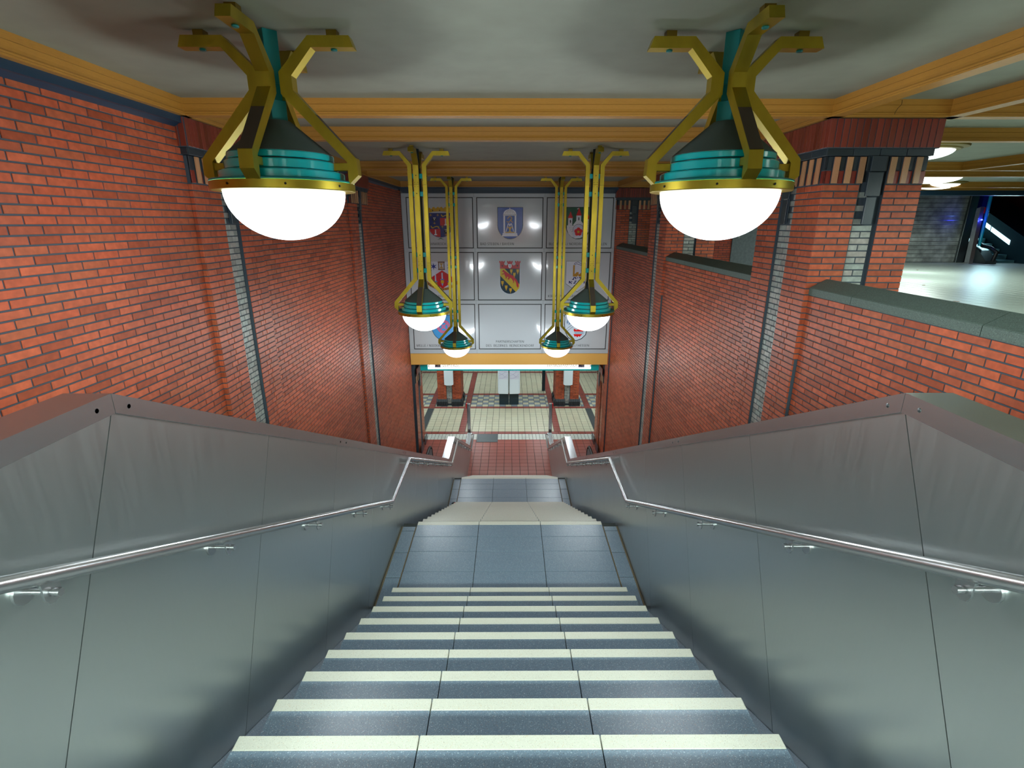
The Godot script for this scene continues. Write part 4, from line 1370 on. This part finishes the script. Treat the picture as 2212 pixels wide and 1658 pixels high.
# ---------------------------------------------------------------- hanging lamps
func lamp(called: String, x: float, z: float, drop: float, label: String, group: String, energy: float) -> void:
	var w := thing(called, label, "lamp", Vector3(x, -0.11 - drop, z), group)
	var oy := 0.11 + drop         # from the lamp's foot to the lens level
	var R := func(y: float) -> float: return y + oy
	var D := drop
	var ri := 0.058 if D < 0.1 else 0.082    # the bars stand closer on the short lamps
	var ro := 0.132 if D < 0.1 else 0.145
	# four arms of square brass bar
	for k in 4:
		var a := PI / 2 * k
		var U := Vector3(cos(a), 0, -sin(a))
		var T := Vector3(-U.z, 0, U.x)
		var upper := [Vector2(0.515, 0.985), Vector2(0.492, 1.046), Vector2(0.25, 1.046), Vector2(ri, 0.857)]
		var back := [Vector2(ro, 0.838), Vector2(0.265, 0.985)]
		var lower := [Vector2(ri, 0.74 - D), Vector2(0.42, 0.36 - D), Vector2(0.42, 0.227 - D), Vector2(0.484, 0.285 - D), Vector2(0.478, 0.381 - D), Vector2(ro, 0.76 - D)]
		var pieces := []
		if D < 0.1:
			pieces = [upper + lower + back]
		else:
			var j0 := 0.56
			var j1 := 0.74 - D + 0.27
			pieces = [upper + [Vector2(ri, j0 + 0.0015), Vector2(ro, j0 + 0.0015)] + back, [Vector2(ri, j0 - 0.0015), Vector2(ri, j1 + 0.0015), Vector2(ro, j1 + 0.0015), Vector2(ro, j0 - 0.0015)], [Vector2(ri, j1 - 0.0015)] + lower + [Vector2(ro, j1 - 0.0015)]]
		for i in pieces.size():
			var p := PackedVector2Array()
			for q in pieces[i]:
				p.append(Vector2(q.x, q.y + oy))
			var b := MB.new()
			b.prism(p, -T * 0.04, U, Vector3.UP, T * 0.08)
			var arm := part("arm" if i == 0 else ("rod" if i == 1 else "lower_arm"), b, M.brass, w)
			if i == 0:
				var sp := MB.new()
				sp.box(Vector3(0.36, R.call(1.044), -0.03), Vector3(0.42, R.call(1.08), 0.03), Color.WHITE, Transform3D(Basis(U, Vector3.UP, T), Vector3.ZERO))
				part("spacer", sp, M.brass_dull, arm)
				var bo := MB.new()
				bo.lathe([Vector2(0, 0.0), Vector2(0.017, 0.0), Vector2(0.02, -0.006), Vector2(0.016, -0.012), Vector2(0.0, -0.014)], 12, U * 0.39 + Vector3.UP * R.call(0.986))
				part("bolt", bo, M.teal_dull, arm)
			if pieces.size() > 1 and i == 1:
				var sc := MB.new()
				for yy in [0.56 + 0.03, 0.56 - 0.03, 0.74 - D + 0.30, 0.74 - D + 0.24]:
					for t in [-0.024, 0.024]:
						sc.rod(U * (ro - 0.001) + T * t + Vector3.UP * R.call(yy), U * (ro + 0.0025) + T * t + Vector3.UP * R.call(yy), 0.005, 6)
				for yy in [0.69, 0.43, 0.74 - D + 0.40, 0.74 - D + 0.15]:
					sc.rod(U * (ro - 0.001) + Vector3.UP * R.call(yy), U * (ro + 0.004) + Vector3.UP * R.call(yy), 0.008, 8)
				part("screw", sc, M.screw_dark, arm)
		# brown, dust-dulled upper side of the sloping bar
		var du := MB.new()
		var ta := Vector2(ro + 0.004, 0.752 - D + oy)
		var tb := Vector2(0.475, 0.3845 - D + oy)
		var tn := Vector2(tb.y - ta.y, ta.x - tb.x).normalized() * -0.0016
		du.prism(PackedVector2Array([ta, tb, tb + tn, ta + tn]), -T * 0.0385, U, Vector3.UP, T * 0.077)
		part("arm_top", du, M.arm_dust, w, "dull brown upper side of the arm")
		# bracket from the arm to the shade
		var br := MB.new()
		br.box(Vector3(0.31, R.call(0.312 - D), -0.024), Vector3(0.425, R.call(0.357 - D), 0.024), Color.WHITE, Transform3D(Basis(U, Vector3.UP, T), Vector3.ZERO), 0.002)
		part("bracket", br, M.brass, w)
	if D > 0.1:
		var ys := [0.69, 0.43, 0.74 - D + 0.40, 0.74 - D + 0.15]
		if D > 2.5:
			ys += [-0.85, -1.09]
		for yy in ys:
			var cl := MB.new()
			for k in 4:
				var t := Transform3D(Basis(Vector3.UP, PI / 2 * k), Vector3.ZERO)
				cl.box(Vector3(0.02, R.call(yy - 0.036), -0.026), Vector3(ri - 0.001, R.call(yy + 0.036), 0.026), Color.WHITE, t, 0.004)
			part("clamp", cl, M.teal, w)
	var turn := Transform3D(Basis(Vector3.UP, PI / 4), Vector3.ZERO)
	var st := MB.new()
	var hw := 0.045 if D < 0.1 else 0.028
	st.box(Vector3(-hw, R.call(0.80), -hw), Vector3(hw, R.call(1.08), hw), Color.WHITE, turn, 0.003)
	st.box(Vector3(-0.034, R.call(0.70 - D), -0.034), Vector3(0.034, R.call(0.80), 0.034), Color.WHITE, turn)
	st.box(Vector3(-0.048, R.call(0.57 - D), -0.048), Vector3(0.048, R.call(0.71 - D), 0.048), Color.WHITE, turn, 0.003)
	part("stem", st, M.teal_dull if D < 0.1 else M.dark_teal, w)
	var seg := 48
	var c := MB.new()
	c.lathe([Vector2(0.0, R.call(0.596 - D)), Vector2(0.078, R.call(0.596 - D)), Vector2(0.31, R.call(0.405 - D)), Vector2(0.30, R.call(0.39 - D))], seg)
	part("cone", c, M.cone_grey, w)
	for q in [[0.313, 0.404, 0.366], [0.333, 0.358, 0.306], [0.371, 0.300, 0.252]]:
		var t := MB.new()
		t.lathe([Vector2(q[0] - 0.05, R.call(q[1] - D)), Vector2(q[0] - 0.006, R.call(q[1] - D)), Vector2(q[0], R.call(q[1] - 0.006 - D)), Vector2(q[0], R.call(q[2] + 0.004 - D)), Vector2(q[0] - 0.004, R.call(q[2] - D)), Vector2(q[0] - 0.03, R.call(q[2] - D))], seg)
		part("tier", t, M.teal, w)
	var mid := MB.new()
	mid.lathe([Vector2(0.29, R.call(0.39 - D)), Vector2(0.29, R.call(0.35 - D)), Vector2(0.32, R.call(0.31 - D)), Vector2(0.32, R.call(0.24 - D))], seg)
	part("drum", mid, M.dark_teal, w)
	var pl := MB.new()
	pl.lathe([Vector2(0.33, R.call(0.256 - D)), Vector2(0.424, R.call(0.25 - D)), Vector2(0.428, R.call(0.245 - D)), Vector2(0.428, R.call(0.238 - D))], seg)
	part("rim_plate", pl, M.teal_dull, w)
	var rg := MB.new()
	rg.lathe([Vector2(0.426, R.call(0.239 - D)), Vector2(0.430, R.call(0.235 - D)), Vector2(0.430, R.call(0.192 - D)), Vector2(0.426, R.call(0.188 - D)), Vector2(0.366, R.call(0.188 - D)), Vector2(0.366, R.call(0.22 - D))], seg)
	var rim := part("rim", rg, M.brass, w)
	var rs := MB.new()
	for k in 8:
		var a := TAU * (k + 0.5) / 8.0
		var d := Vector3(cos(a), 0, sin(a))
		rs.rod(d * 0.429 + Vector3.UP * R.call(0.213 - D), d * 0.434 + Vector3.UP * R.call(0.213 - D), 0.007, 8)
	part("screw", rs, M.screw_dark, rim)
	var gl := MB.new()
	var prof := []
	for i in 15:
		var a := PI / 2 * i / 14.0
		prof.append(Vector2(0.364 * cos(a), R.call(0.19 - D - 0.30 * sin(a))))
	gl.lathe([Vector2(0.364, R.call(0.215 - D))] + prof, seg, Vector3.ZERO, Color.WHITE, true)
	part("globe", gl, M.globe_glow, w, "glowing white half globe")
	var l := OmniLight3D.new()
	l.name = "globe_light"
	l.light_color = Color(0.95, 0.985, 1.0)
	l.light_energy = energy
	l.light_size = 0.36
	l.omni_range = 40.0
	l.omni_attenuation = 2.0
	l.shadow_enabled = true
	w.add_child(l)
	l.position = Vector3(0, R.call(0.13 - D), 0)

const GLOBE_E := 11.0

func lamps() -> void:
	lamp("hanging_lamp", -1.435, -3.52, 0.0, "short brass armed lamp with teal tiers, large, on the left of the ceiling", "", GLOBE_E)
	lamp("hanging_lamp", 1.346, -3.52, 0.0, "short brass armed lamp with teal tiers, large, before the near brick pier", "", GLOBE_E)
	lamp("hanging_lamp", -1.431, -8.59, 1.634, "long brass rod lamp on the left hanging before the sword and wheel crests", "", GLOBE_E * 0.75)
	lamp("hanging_lamp", 1.325, -8.59, 1.634, "long brass rod lamp on the right hanging before the chimney emblem", "", GLOBE_E * 0.75)
	lamp("hanging_lamp", -1.443, -13.6, 3.386, "longest and farthest brass rod lamp on the left, globe just above the yellow lintel", "", GLOBE_E * 0.75)
	lamp("hanging_lamp", 1.281, -13.6, 3.386, "longest and farthest brass rod lamp on the right, globe just above the yellow lintel", "", GLOBE_E * 0.75)

func dome(x: float, z: float, r: float, label: String, energy: float) -> void:
	var w := thing("ceiling_dome_light", label, "light", Vector3(x, 0.93, z))
	var rim := MB.new()
	rim.lathe([Vector2(r + 0.16, 0.148), Vector2(r + 0.15, 0.125), Vector2(r + 0.08, 0.11), Vector2(r + 0.06, 0.095), Vector2(r, 0.09), Vector2(r, 0.148)], 40)
	part("rim", rim, M.brass_dull, w)
	var g := MB.new()
	var prof := []
	for i in 9:
		var a := PI / 2 * i / 8.0
		prof.append(Vector2(r * cos(a), 0.1 - 0.13 * sin(a)))
	g.lathe(prof, 40, Vector3.ZERO, Color.WHITE, true)
	part("diffuser", g, M.dome_glow, w)
	var l := SpotLight3D.new()
	l.name = "dome_light"
	l.light_color = Color(0.93, 1.0, 0.96)
	l.light_energy = energy
	l.light_size = r * 0.8
	l.spot_range = 40.0
	l.spot_attenuation = 2.0
	l.spot_angle = 85.0
	l.spot_angle_attenuation = 0.15
	l.shadow_enabled = true
	w.add_child(l)
	l.position = Vector3(0, -0.06, 0)
	l.rotation_degrees = Vector3(-90, 0, 0)

func concourse() -> void:
	dome(6.15, -8.35, 0.42, "round ceiling light half hidden by the capital of the near pier", 7.0)
	dome(10.1, -13.1, 0.55, "round ceiling light, upper of the two close behind the near pier's teeth", 7.0)
	dome(11.9, -15.3, 0.55, "round ceiling light nearest the dark blue fascia of the concourse", 9.0)
	dome(6.15, -2.5, 0.42, "round ceiling light over the concourse, out of view to the right", 12.0)
	dome(11.5, -5.0, 0.42, "round ceiling light far over the concourse, out of view", 7.0)
	dome(-1.4, 2.4, 0.42, "round ceiling light behind the head of the stairs on the left", 26.0)
	dome(1.4, 2.4, 0.42, "round ceiling light behind the head of the stairs on the right", 26.0)
	dome(6.15, 3.0, 0.42, "round ceiling light behind the camera over the concourse", 12.0)
	# brick wall with a steel door beyond the piers
	var b := MB.new()
	b.box(Vector3(4.0, UP_Y, -15.55), Vector3(6.42, 0.95, -15.2))
	b.box(Vector3(7.5, UP_Y, -15.55), Vector3(9.6, 0.95, -15.2))
	b.box(Vector3(6.42, 0.72, -15.55), Vector3(7.5, 0.95, -15.2))
	var w := struct("wall_concourse", b, M.mortar, "distant brick wall beside a grey steel door beyond the middle pier")
	var l := []
	bond(l, Vector3(0, 0, -15.2), Vector3(1, 0, 0), Vector3(0, 0, 1), 4.0, 6.36, 0.74, UP_Y, 0.0, Color(0.50, 0.088, 0.045))
	bond(l, Vector3(0, 0, -15.2), Vector3(1, 0, 0), Vector3(0, 0, 1), 7.56, 9.6, 0.74, UP_Y, 0.0, Color(0.50, 0.088, 0.045))
	lay(l, w, 150, M.brick)
	var fr := MB.new()
	fr.box(Vector3(6.36, UP_Y, -15.24), Vector3(6.44, 0.74, -15.17))
	fr.box(Vector3(7.48, UP_Y, -15.24), Vector3(7.56, 0.74, -15.17))
	fr.box(Vector3(6.36, 0.68, -15.24), Vector3(7.56, 0.76, -15.17))
	var d := struct("door_1", fr, M.grey_door, "grey steel door with a lever handle seen under the near right lamp globe")
	var leaf := MB.new()
	leaf.box(Vector3(6.445, UP_Y + 0.01, -15.235), Vector3(7.475, 0.675, -15.185), Color.WHITE, Transform3D(), 0.003)
	var lf := part("leaf", leaf, M.grey_door, d)
	var hd := MB.new()
	hd.box(Vector3(6.52, -0.42, -15.185), Vector3(6.565, -0.17, -15.176), Color.WHITE, Transform3D(), 0.002)
	hd.tube([Vector3(6.545, -0.22, -15.18), Vector3(6.545, -0.22, -15.12), Vector3(6.67, -0.22, -15.12)], 0.011, 8)
	part("handle", hd, M.steel_bright, lf)
	# roller shutter
	var sh := thing("roller_shutter", "dirty grey roller shutter of wide slats, pulled down beside the escalator", "shutter", Vector3(15.0, UP_Y, -19.3))
	for i in 20:
		var s := MB.new()
		var y0 := 0.01 + i * 0.146
		s.box(Vector3(-3.0, y0 + 0.009, -0.02), Vector3(1.33, y0 + 0.146, 0.012), Color.WHITE, Transform3D(), 0.006)
		part("slat", s, M.shutter, sh)
		var e := MB.new()
		e.box(Vector3(-3.0, y0 - 0.003, -0.02), Vector3(1.33, y0 + 0.008, 0.02))
		part("slat_edge", e, M.steel_bright, sh)
	var gr := MB.new()
	gr.box(Vector3(1.33, 0.0, -0.08), Vector3(1.62, 3.0, 0.1), Color.WHITE, Transform3D(), 0.006)
	part("guide_rail", gr, M.steel_dull, sh)
	# escalator going up, with its side walls
	var es := thing("up_escalator", "teal tinted stopped escalator rising beyond the concourse on the far right", "escalator", Vector3(17.85, UP_Y, -19.0))
	for i in 22:
		var s := MB.new()
		s.box(Vector3(-0.62, i * 0.18 - 0.12, -i * 0.35 - 0.36), Vector3(0.46, i * 0.18 + 0.1, -i * 0.35), Color.WHITE, Transform3D(), 0.018)
		part("step", s, M.escalator_step, es)
	var run := Vector3(0, 22 * 0.18, -22 * 0.35)
	for q in [[-1.05, -0.66, M.steel_dull, 0.45], [0.47, 1.9, M.dark_teal, 0.0]]:
		var s := MB.new()
		s.prism(PackedVector2Array([Vector2(0.5, 0.0), Vector2(0.5, 0.55 - q[3]), Vector2(0.1, 0.9 - q[3]), Vector2(-7.7, 4.9 - q[3]), Vector2(-7.7, 3.0), Vector2(-1.5, 0.0)]), Vector3(q[0], 0, 0), Vector3(0, 0, 1), Vector3.UP, Vector3(q[1] - q[0], 0, 0))
		part("balustrade_panel", s, q[2], es)
	var rail := MB.new()
	rail.tube([Vector3(-0.86, 0.1, 0.55), Vector3(-0.86, 0.4, 0.62), Vector3(-0.86, 0.55, 0.35), Vector3(-0.86, 0.6, 0.0), Vector3(-0.86, 4.55, -7.7)], 0.06, 10)
	part("rubber_handrail", rail, M.rubber, es)
	var post := MB.new()
	post.tube([Vector3(-1.12, 0.6, 0.15), Vector3(-1.12, 2.4, 0.1)], 0.05, 10)
	part("teal_tube", post, M.teal, es)
	var side := MB.new()
	side.box(Vector3(-1.0, 0.9, -0.6), Vector3(-0.68, 3.0, -0.3))
	part("side_column", side, M.blue_paint, es)
	for i in 4:
		var s := MB.new()
		var y0 := 0.62 + i * 0.5
		var z0 := -0.4 - i * 0.95
		s.prism(PackedVector2Array([Vector2(z0, y0), Vector2(z0, y0 + 0.16), Vector2(z0 - 0.9, y0 + 0.63), Vector2(z0 - 0.9, y0 + 0.47)]), Vector3(0.455, 0, 0), Vector3(0, 0, 1), Vector3.UP, Vector3(0.03, 0, 0))
		part("light_strip", s, M.strip_glow, es)
	var sl := AreaLight3D.new()
	sl.name = "strip_light"
	sl.area_size = Vector2(3.4, 0.2)
	sl.light_color = Color(0.75, 0.95, 1.0)
	sl.light_energy = 9.0
	sl.area_range = 20.0
	sl.shadow_enabled = true
	es.add_child(sl)
	sl.position = Vector3(0.44, 1.7, -2.2)
	sl.rotation_degrees = Vector3(0, 90, 0)
	var sp := thing("sensor_post", "slanted steel post with a blue light and red cap by the shutter", "post", Vector3(16.42, UP_Y, -18.75))
	var pb := MB.new()
	pb.prism(PackedVector2Array([Vector2(0.1, 0.0), Vector2(-0.1, 0.0), Vector2(-0.16, 1.86), Vector2(0.0, 1.92)]), Vector3(-0.07, 0, 0), Vector3(0, 0, 1), Vector3.UP, Vector3(0.14, 0, 0))
	part("post", pb, M.steel_bright, sp)
	var rc := MB.new()
	rc.box(Vector3(0.07, 1.7, -0.15), Vector3(0.1, 1.9, 0.02))
	part("red_cap", rc, M.red_paint, sp)
	var bl := MB.new()
	bl.lathe([Vector2(0.0, 0.03), Vector2(0.03, 0.025), Vector2(0.045, 0.0), Vector2(0.03, -0.025), Vector2(0.0, -0.03)], 12, Vector3(0.0, 1.49, 0.06), Color.WHITE, true)
	part("blue_lamp", bl, M.blue_glow, sp)
	var ol := OmniLight3D.new()
	ol.name = "blue_light"
	ol.light_color = Color(0.2, 0.25, 1.0)
	ol.light_energy = 0.12
	ol.light_size = 0.05
	ol.omni_range = 20.0
	ol.omni_attenuation = 2.0
	ol.shadow_enabled = true
	sp.add_child(ol)
	ol.position = Vector3(0, 1.49, 0.14)
	var mt := MB.new()
	mt.box(Vector3(15.4, UP_Y, -15.0), Vector3(16.1, UP_Y + 0.012, -14.6), Color.WHITE, Transform3D(), 0.003)
	for i in 9:
		mt.box(Vector3(15.45, UP_Y + 0.012, -14.64 - i * 0.04), Vector3(16.05, UP_Y + 0.018, -14.655 - i * 0.04))
	one("floor_grate", mt, M.steel_dull, "small steel floor grate on the far right of the white concourse floor", "grate")

# ---------------------------------------------------------------- platform
func platform_lights() -> void:
	for q in [[-4.0, -19.5], [0.0, -18.2], [4.0, -19.5], [-2.2, -24.0], [2.2, -24.0]]:
		var w := thing("ceiling_tube_light", "long fluorescent ceiling light over the platform, hidden behind the lintel", "light", Vector3(q[0], -3.99, q[1]), "fluorescent lights over the platform")
		var h := MB.new()
		h.box(Vector3(-1.2, 0.03, -0.12), Vector3(1.2, 0.09, 0.12), Color.WHITE, Transform3D(), 0.01)
		part("housing", h, M.white_panel, w)
		var t := MB.new()
		t.box(Vector3(-1.15, 0.005, -0.08), Vector3(1.15, 0.03, 0.08), Color.WHITE, Transform3D(), 0.005)
		part("tube_cover", t, M.tube_glow, w)
		var l := AreaLight3D.new()
		l.name = "tube_light"
		l.area_size = Vector2(2.3, 0.16)
		l.light_color = Color(0.95, 0.99, 1.0)
		l.light_energy = 6.5
		l.area_range = 30.0
		l.shadow_enabled = true
		w.add_child(l)
		l.rotation_degrees = Vector3(-90, 0, 0)
		l.position = Vector3(0, -0.01, 0)

func platform_things() -> void:
	# sign box behind the lintel
	var s := thing("platform_sign", "lit white direction sign in a teal box, partly hidden behind the yellow lintel", "sign", Vector3(0, -4.573, -16.08))
	var b := MB.new()
	b.box(Vector3(-2.89, 0.0, -0.2), Vector3(2.89, 0.52, 0.06), Color.WHITE, Transform3D(), 0.006)
	part("box", b, M.teal, s)
	var f := MB.new()
	f.box(Vector3(-2.645, 0.055, 0.05), Vector3(2.63, 0.47, 0.08), Color.WHITE, Transform3D(), 0.004)
	var face := part("lit_face", f, M.sign_glow, s)
	lettering("Wittenau", face, -2.171, 0.12, 0.565, 0.15, 0.081, M.ink)
	lettering("Hermannstraße", face, 1.216, 0.12, 0.961, 0.15, 0.081, M.ink)
	for q in [[-2.411, -2.229], [2.222, 2.415]]:
		var p := MB.new()
		p.box(Vector3(q[0], 0.118, 0.08), Vector3(q[1], 0.24, 0.083))
		part("line_badge", p, M.blue_paint, face)
		lettering("U8", face, q[0] + 0.022, 0.13, q[1] - q[0] - 0.044, 0.13, 0.084, M.white_panel)
	for q in [[-2.63, -2.474, 1.0], [2.63, 2.476, 1.0]]:
		var a := MB.new()
		var d: float = signf(q[1] - q[0])
		a.tube([Vector3(q[0], 0.166, 0.083), Vector3(q[1], 0.166, 0.083)], 0.007, 6)
		a.tube([Vector3(q[0] + d * 0.05, 0.216, 0.083), Vector3(q[0], 0.166, 0.083), Vector3(q[0] + d * 0.05, 0.116, 0.083)], 0.007, 6)
		part("arrow", a, M.ink, face)
	var l := AreaLight3D.new()
	l.name = "sign_light"
	l.area_size = Vector2(5.2, 0.4)
	l.light_energy = 0.6
	l.area_range = 20.0
	l.shadow_enabled = true
	s.add_child(l)
	l.position = Vector3(0, 0.26, 0.1)
	l.rotation_degrees = Vector3(0, 180, 0)
	# two brick columns on the platform
	for q in [[-3.04, "left brick column on the platform with a black plinth and a white box"], [1.94, "right brick column on the platform with a black plinth and a white box"]]:
		var c := MB.new()
		var x0: float = q[0]
		c.box(Vector3(x0 + 0.03, FLOOR_Y, -21.6), Vector3(x0 + 0.96, -3.9, -20.63))
		c.box(Vector3(x0, FLOOR_Y, -21.63), Vector3(x0 + 0.37, -3.9, -20.6))
		c.box(Vector3(x0 + 0.62, FLOOR_Y, -21.63), Vector3(x0 + 0.99, -3.9, -20.6))
		var w := struct("pillar", c, M.mortar, q[1])
		var bl := []
		var o := Vector3(x0, 0, -20.594)
		pattern(bl, o, Vector3(1, 0, 0), Vector3(0, 0, 1), 0.0, 0.375, -3.9, -7.15, [0.25, 0.125], [0.125, 0.25], RED)
		pattern(bl, o, Vector3(1, 0, 0), Vector3(0, 0, 1), 0.615, 0.99, -3.9, -7.15, [0.125, 0.25], [0.25, 0.125], RED)
		pattern(bl, o - Vector3(0, 0, 0.03), Vector3(1, 0, 0), Vector3(0, 0, 1), 0.375, 0.605, -3.9, -7.3, [0.25], [0.125, 0.125], GREY)
		var left := x0 > 0
		var fo := Vector3(x0 - 0.006, 0, -21.63) if left else Vector3(x0 + 0.996, 0, -20.6)
		var fu := Vector3(0, 0, 1) if left else Vector3(0, 0, -1)
		var fn := Vector3(-1, 0, 0) if left else Vector3(1, 0, 0)
		pattern(bl, fo, fu, fn, 0.0, 0.41, -3.9, -7.15, [0.25, 0.125], [0.125, 0.25], RED)
		pattern(bl, fo, fu, fn, 0.62, 1.03, -3.9, -7.15, [0.125, 0.25], [0.25, 0.125], RED)
		pattern(bl, fo - fn * 0.02, fu, fn, 0.42, 0.61, -3.9, -7.15, [0.25], [0.12, 0.12], GREY)
		lay(bl, w, 130, M.brick)
		# plinth of black shaped bricks, sloped on top
		var prof := PackedVector2Array([Vector2(0, 0), Vector2(0.075, 0), Vector2(0.075, 0.2), Vector2(0.0, 0.32)])
		for k in 2:
			for j in 5:
				var pb := MB.new()
				var xa := x0 - 0.06 + k * 0.635 + j * 0.095
				pb.prism(prof, Vector3(xa + 0.003, FLOOR_Y, -20.6), Vector3(0, 0, 1), Vector3.UP, Vector3(0.089, 0, 0))
				part("plinth_brick", pb, M.plinth, w)
			var sd := MB.new()
			sd.prism(prof, Vector3(x0 if left else x0 + 0.99, FLOOR_Y, -20.53 - k * 0.68), fn, Vector3.UP, Vector3(0, 0, -0.45))
			part("plinth_side", sd, M.plinth, w)
		var bx := MB.new()
		bx.box(Vector3(x0 + 0.31, -6.45, -20.586), Vector3(x0 + 0.69, -4.6, -20.44), Color.WHITE, Transform3D(), 0.012)
		bx.prism(PackedVector2Array([Vector2(0.31, 0.01), Vector2(0.69, 0.01), Vector2(0.6, -0.025), Vector2(0.4, -0.025)]), Vector3(x0, -6.45, -20.586), Vector3(1, 0, 0), Vector3.UP, Vector3(0, 0, 0.155))
		one("light_box", bx, M.white_panel, "white box with a curved bottom on the %s platform column" % ("left" if x0 < 0 else "right"), "box")
	# information stand
	var k := thing("information_stand", "white double information stand on dark teal feet, between the platform columns", "stand", Vector3(-0.03, FLOOR_Y, -20.8))
	for sd in [-1.0, 1.0]:
		var t := Transform3D(Basis(Vector3.UP, sd * 0.06), Vector3(sd * 0.212, 0, 0.0))
		var f1 := MB.new()
		f1.box(Vector3(-0.197, 0.0, -0.1), Vector3(0.197, 0.55, 0.08), Color.WHITE, t, 0.005)
		part("foot", f1, M.dark_teal, k)
		var f2 := MB.new()
		f2.box(Vector3(-0.2, 0.55, -0.12), Vector3(0.2, 2.4, 0.28), Color.WHITE, t, 0.008)
		var pn := part("cabinet", f2, M.white_panel, k)
		var mp := MB.new()
		mp.box(Vector3(-0.19, 1.2, 0.279), Vector3(0.19, 2.1, 0.283), Color.WHITE, t)
		var map := part("map_sheet", mp, M.map_paper, pn)
		var ln := MB.new()
		for i in 7:
			var y := 1.24 + i * 0.11
			ln.tube([t * Vector3(-0.18, y, 0.284), t * Vector3(-0.05, y + 0.07 * sin(i * 2.0), 0.284), t * Vector3(0.06, y + 0.05 * cos(i * 3.0), 0.284), t * Vector3(0.18, y + 0.06, 0.284)], 0.003, 5)
		part("map_line", ln, M.map_line, map)
		var hd := MB.new()
		hd.box(Vector3(sd * 0.2, 1.0, 0.05), Vector3(sd * 0.23, 1.25, 0.2), Color.WHITE, t, 0.01)
		part("grip", hd, M.yellow_grip, pn)
		var wing := MB.new()
		wing.box(Vector3(sd * 0.2, 0.56, 0.1), Vector3(sd * 0.235, 2.4, 0.27), Color.WHITE, t, 0.008)
		part("side_wing", wing, M.white_panel, pn)
	var bp := MB.new()
	bp.box(Vector3(1.50, FLOOR_Y, -22.75), Vector3(1.64, -5.0, -22.6), Color.WHITE, Transform3D(), 0.01)
	one("dark_post", bp, M.dark_teal, "dark teal square post beside the right platform column", "post")
	var mat_ := MB.new()
	mat_.box(Vector3(-1.18, FLOOR_Y, -17.5), Vector3(-0.43, FLOOR_Y + 0.01, -16.775), Color.WHITE, Transform3D(), 0.003)
	for i in 26:
		mat_.box(Vector3(-1.165 + i * 0.028, FLOOR_Y + 0.01, -17.49), Vector3(-1.152 + i * 0.028, FLOOR_Y + 0.016, -16.785))
	one("foot_grate", mat_, M.steel_dull, "ribbed grey foot grate let into the tiles at the foot of the stairs", "grate")
	for sd in [-1.0, 1.0]:
		var p := thing("end_post", "upright steel post with a red side plate beyond the %s balustrade" % ("left" if sd < 0 else "right"), "post", Vector3(sd * 1.41, FLOOR_Y, -16.6))
		var m := MB.new()
		m.box(Vector3(-0.055, 0.0, -0.06), Vector3(0.055, 1.52, 0.06), Color.WHITE, Transform3D(), 0.006)
		part("post", m, M.steel_bright, p)
		var r := MB.new()
		r.box(Vector3(sd * 0.055, 1.36, -0.05), Vector3(sd * 0.085, 1.52, 0.05), Color.WHITE, Transform3D(), 0.004)
		part("red_plate", r, M.red_paint, p)

func small_things() -> void:
	var w := thing("crumpled_wrapper", "crumpled white and red wrapper in the gutter of the second landing", "litter", Vector3(-1.19, -5.68, -9.62))
	var m := MB.new()
	for k in 6:
		var a := TAU * k / 6.0
		var r := 0.02 + 0.012 * (k % 3)
		m.tri(Vector3(0, 0.05, 0), Vector3(cos(a) * r, 0.01 + 0.012 * (k % 2), sin(a) * r), Vector3(cos(a + 1.2) * (r + 0.008), 0.002, sin(a + 1.2) * r), Vector3.UP, Vector3.UP, Vector3.UP, Color.WHITE)
	part("paper", m, M.white_panel, w)
	var q := MB.new()
	q.box(Vector3(-0.012, 0.0, -0.01), Vector3(0.03, 0.03, 0.02), Color.WHITE, Transform3D(Basis(Vector3(0.3, 1, 0).normalized(), 0.6), Vector3(0.02, 0.004, 0.0)), 0.006)
	part("red_band", q, M.red_paint, w)
	for p in [[9.6, -12.0, 0.4], [12.5, -16.0, 1.2], [8.2, -9.4, 2.0], [7.6, -10.8, 0.9]]:
		var lf := MB.new()
		var t := Transform3D(Basis(Vector3.UP, p[2]), Vector3(p[0], UP_Y + 0.006, p[1]))
		lf.prism(poly("-5,0 -2,2 3,2 6,0 2,-2 -3,-2"), t.origin, t.basis.x, t.basis.z, Vector3(0, 0.004, 0))
		one("fallen_leaf", lf, M.leaf, "small dry leaf lying on the white concourse floor", "leaf", "dry leaves on the concourse floor")
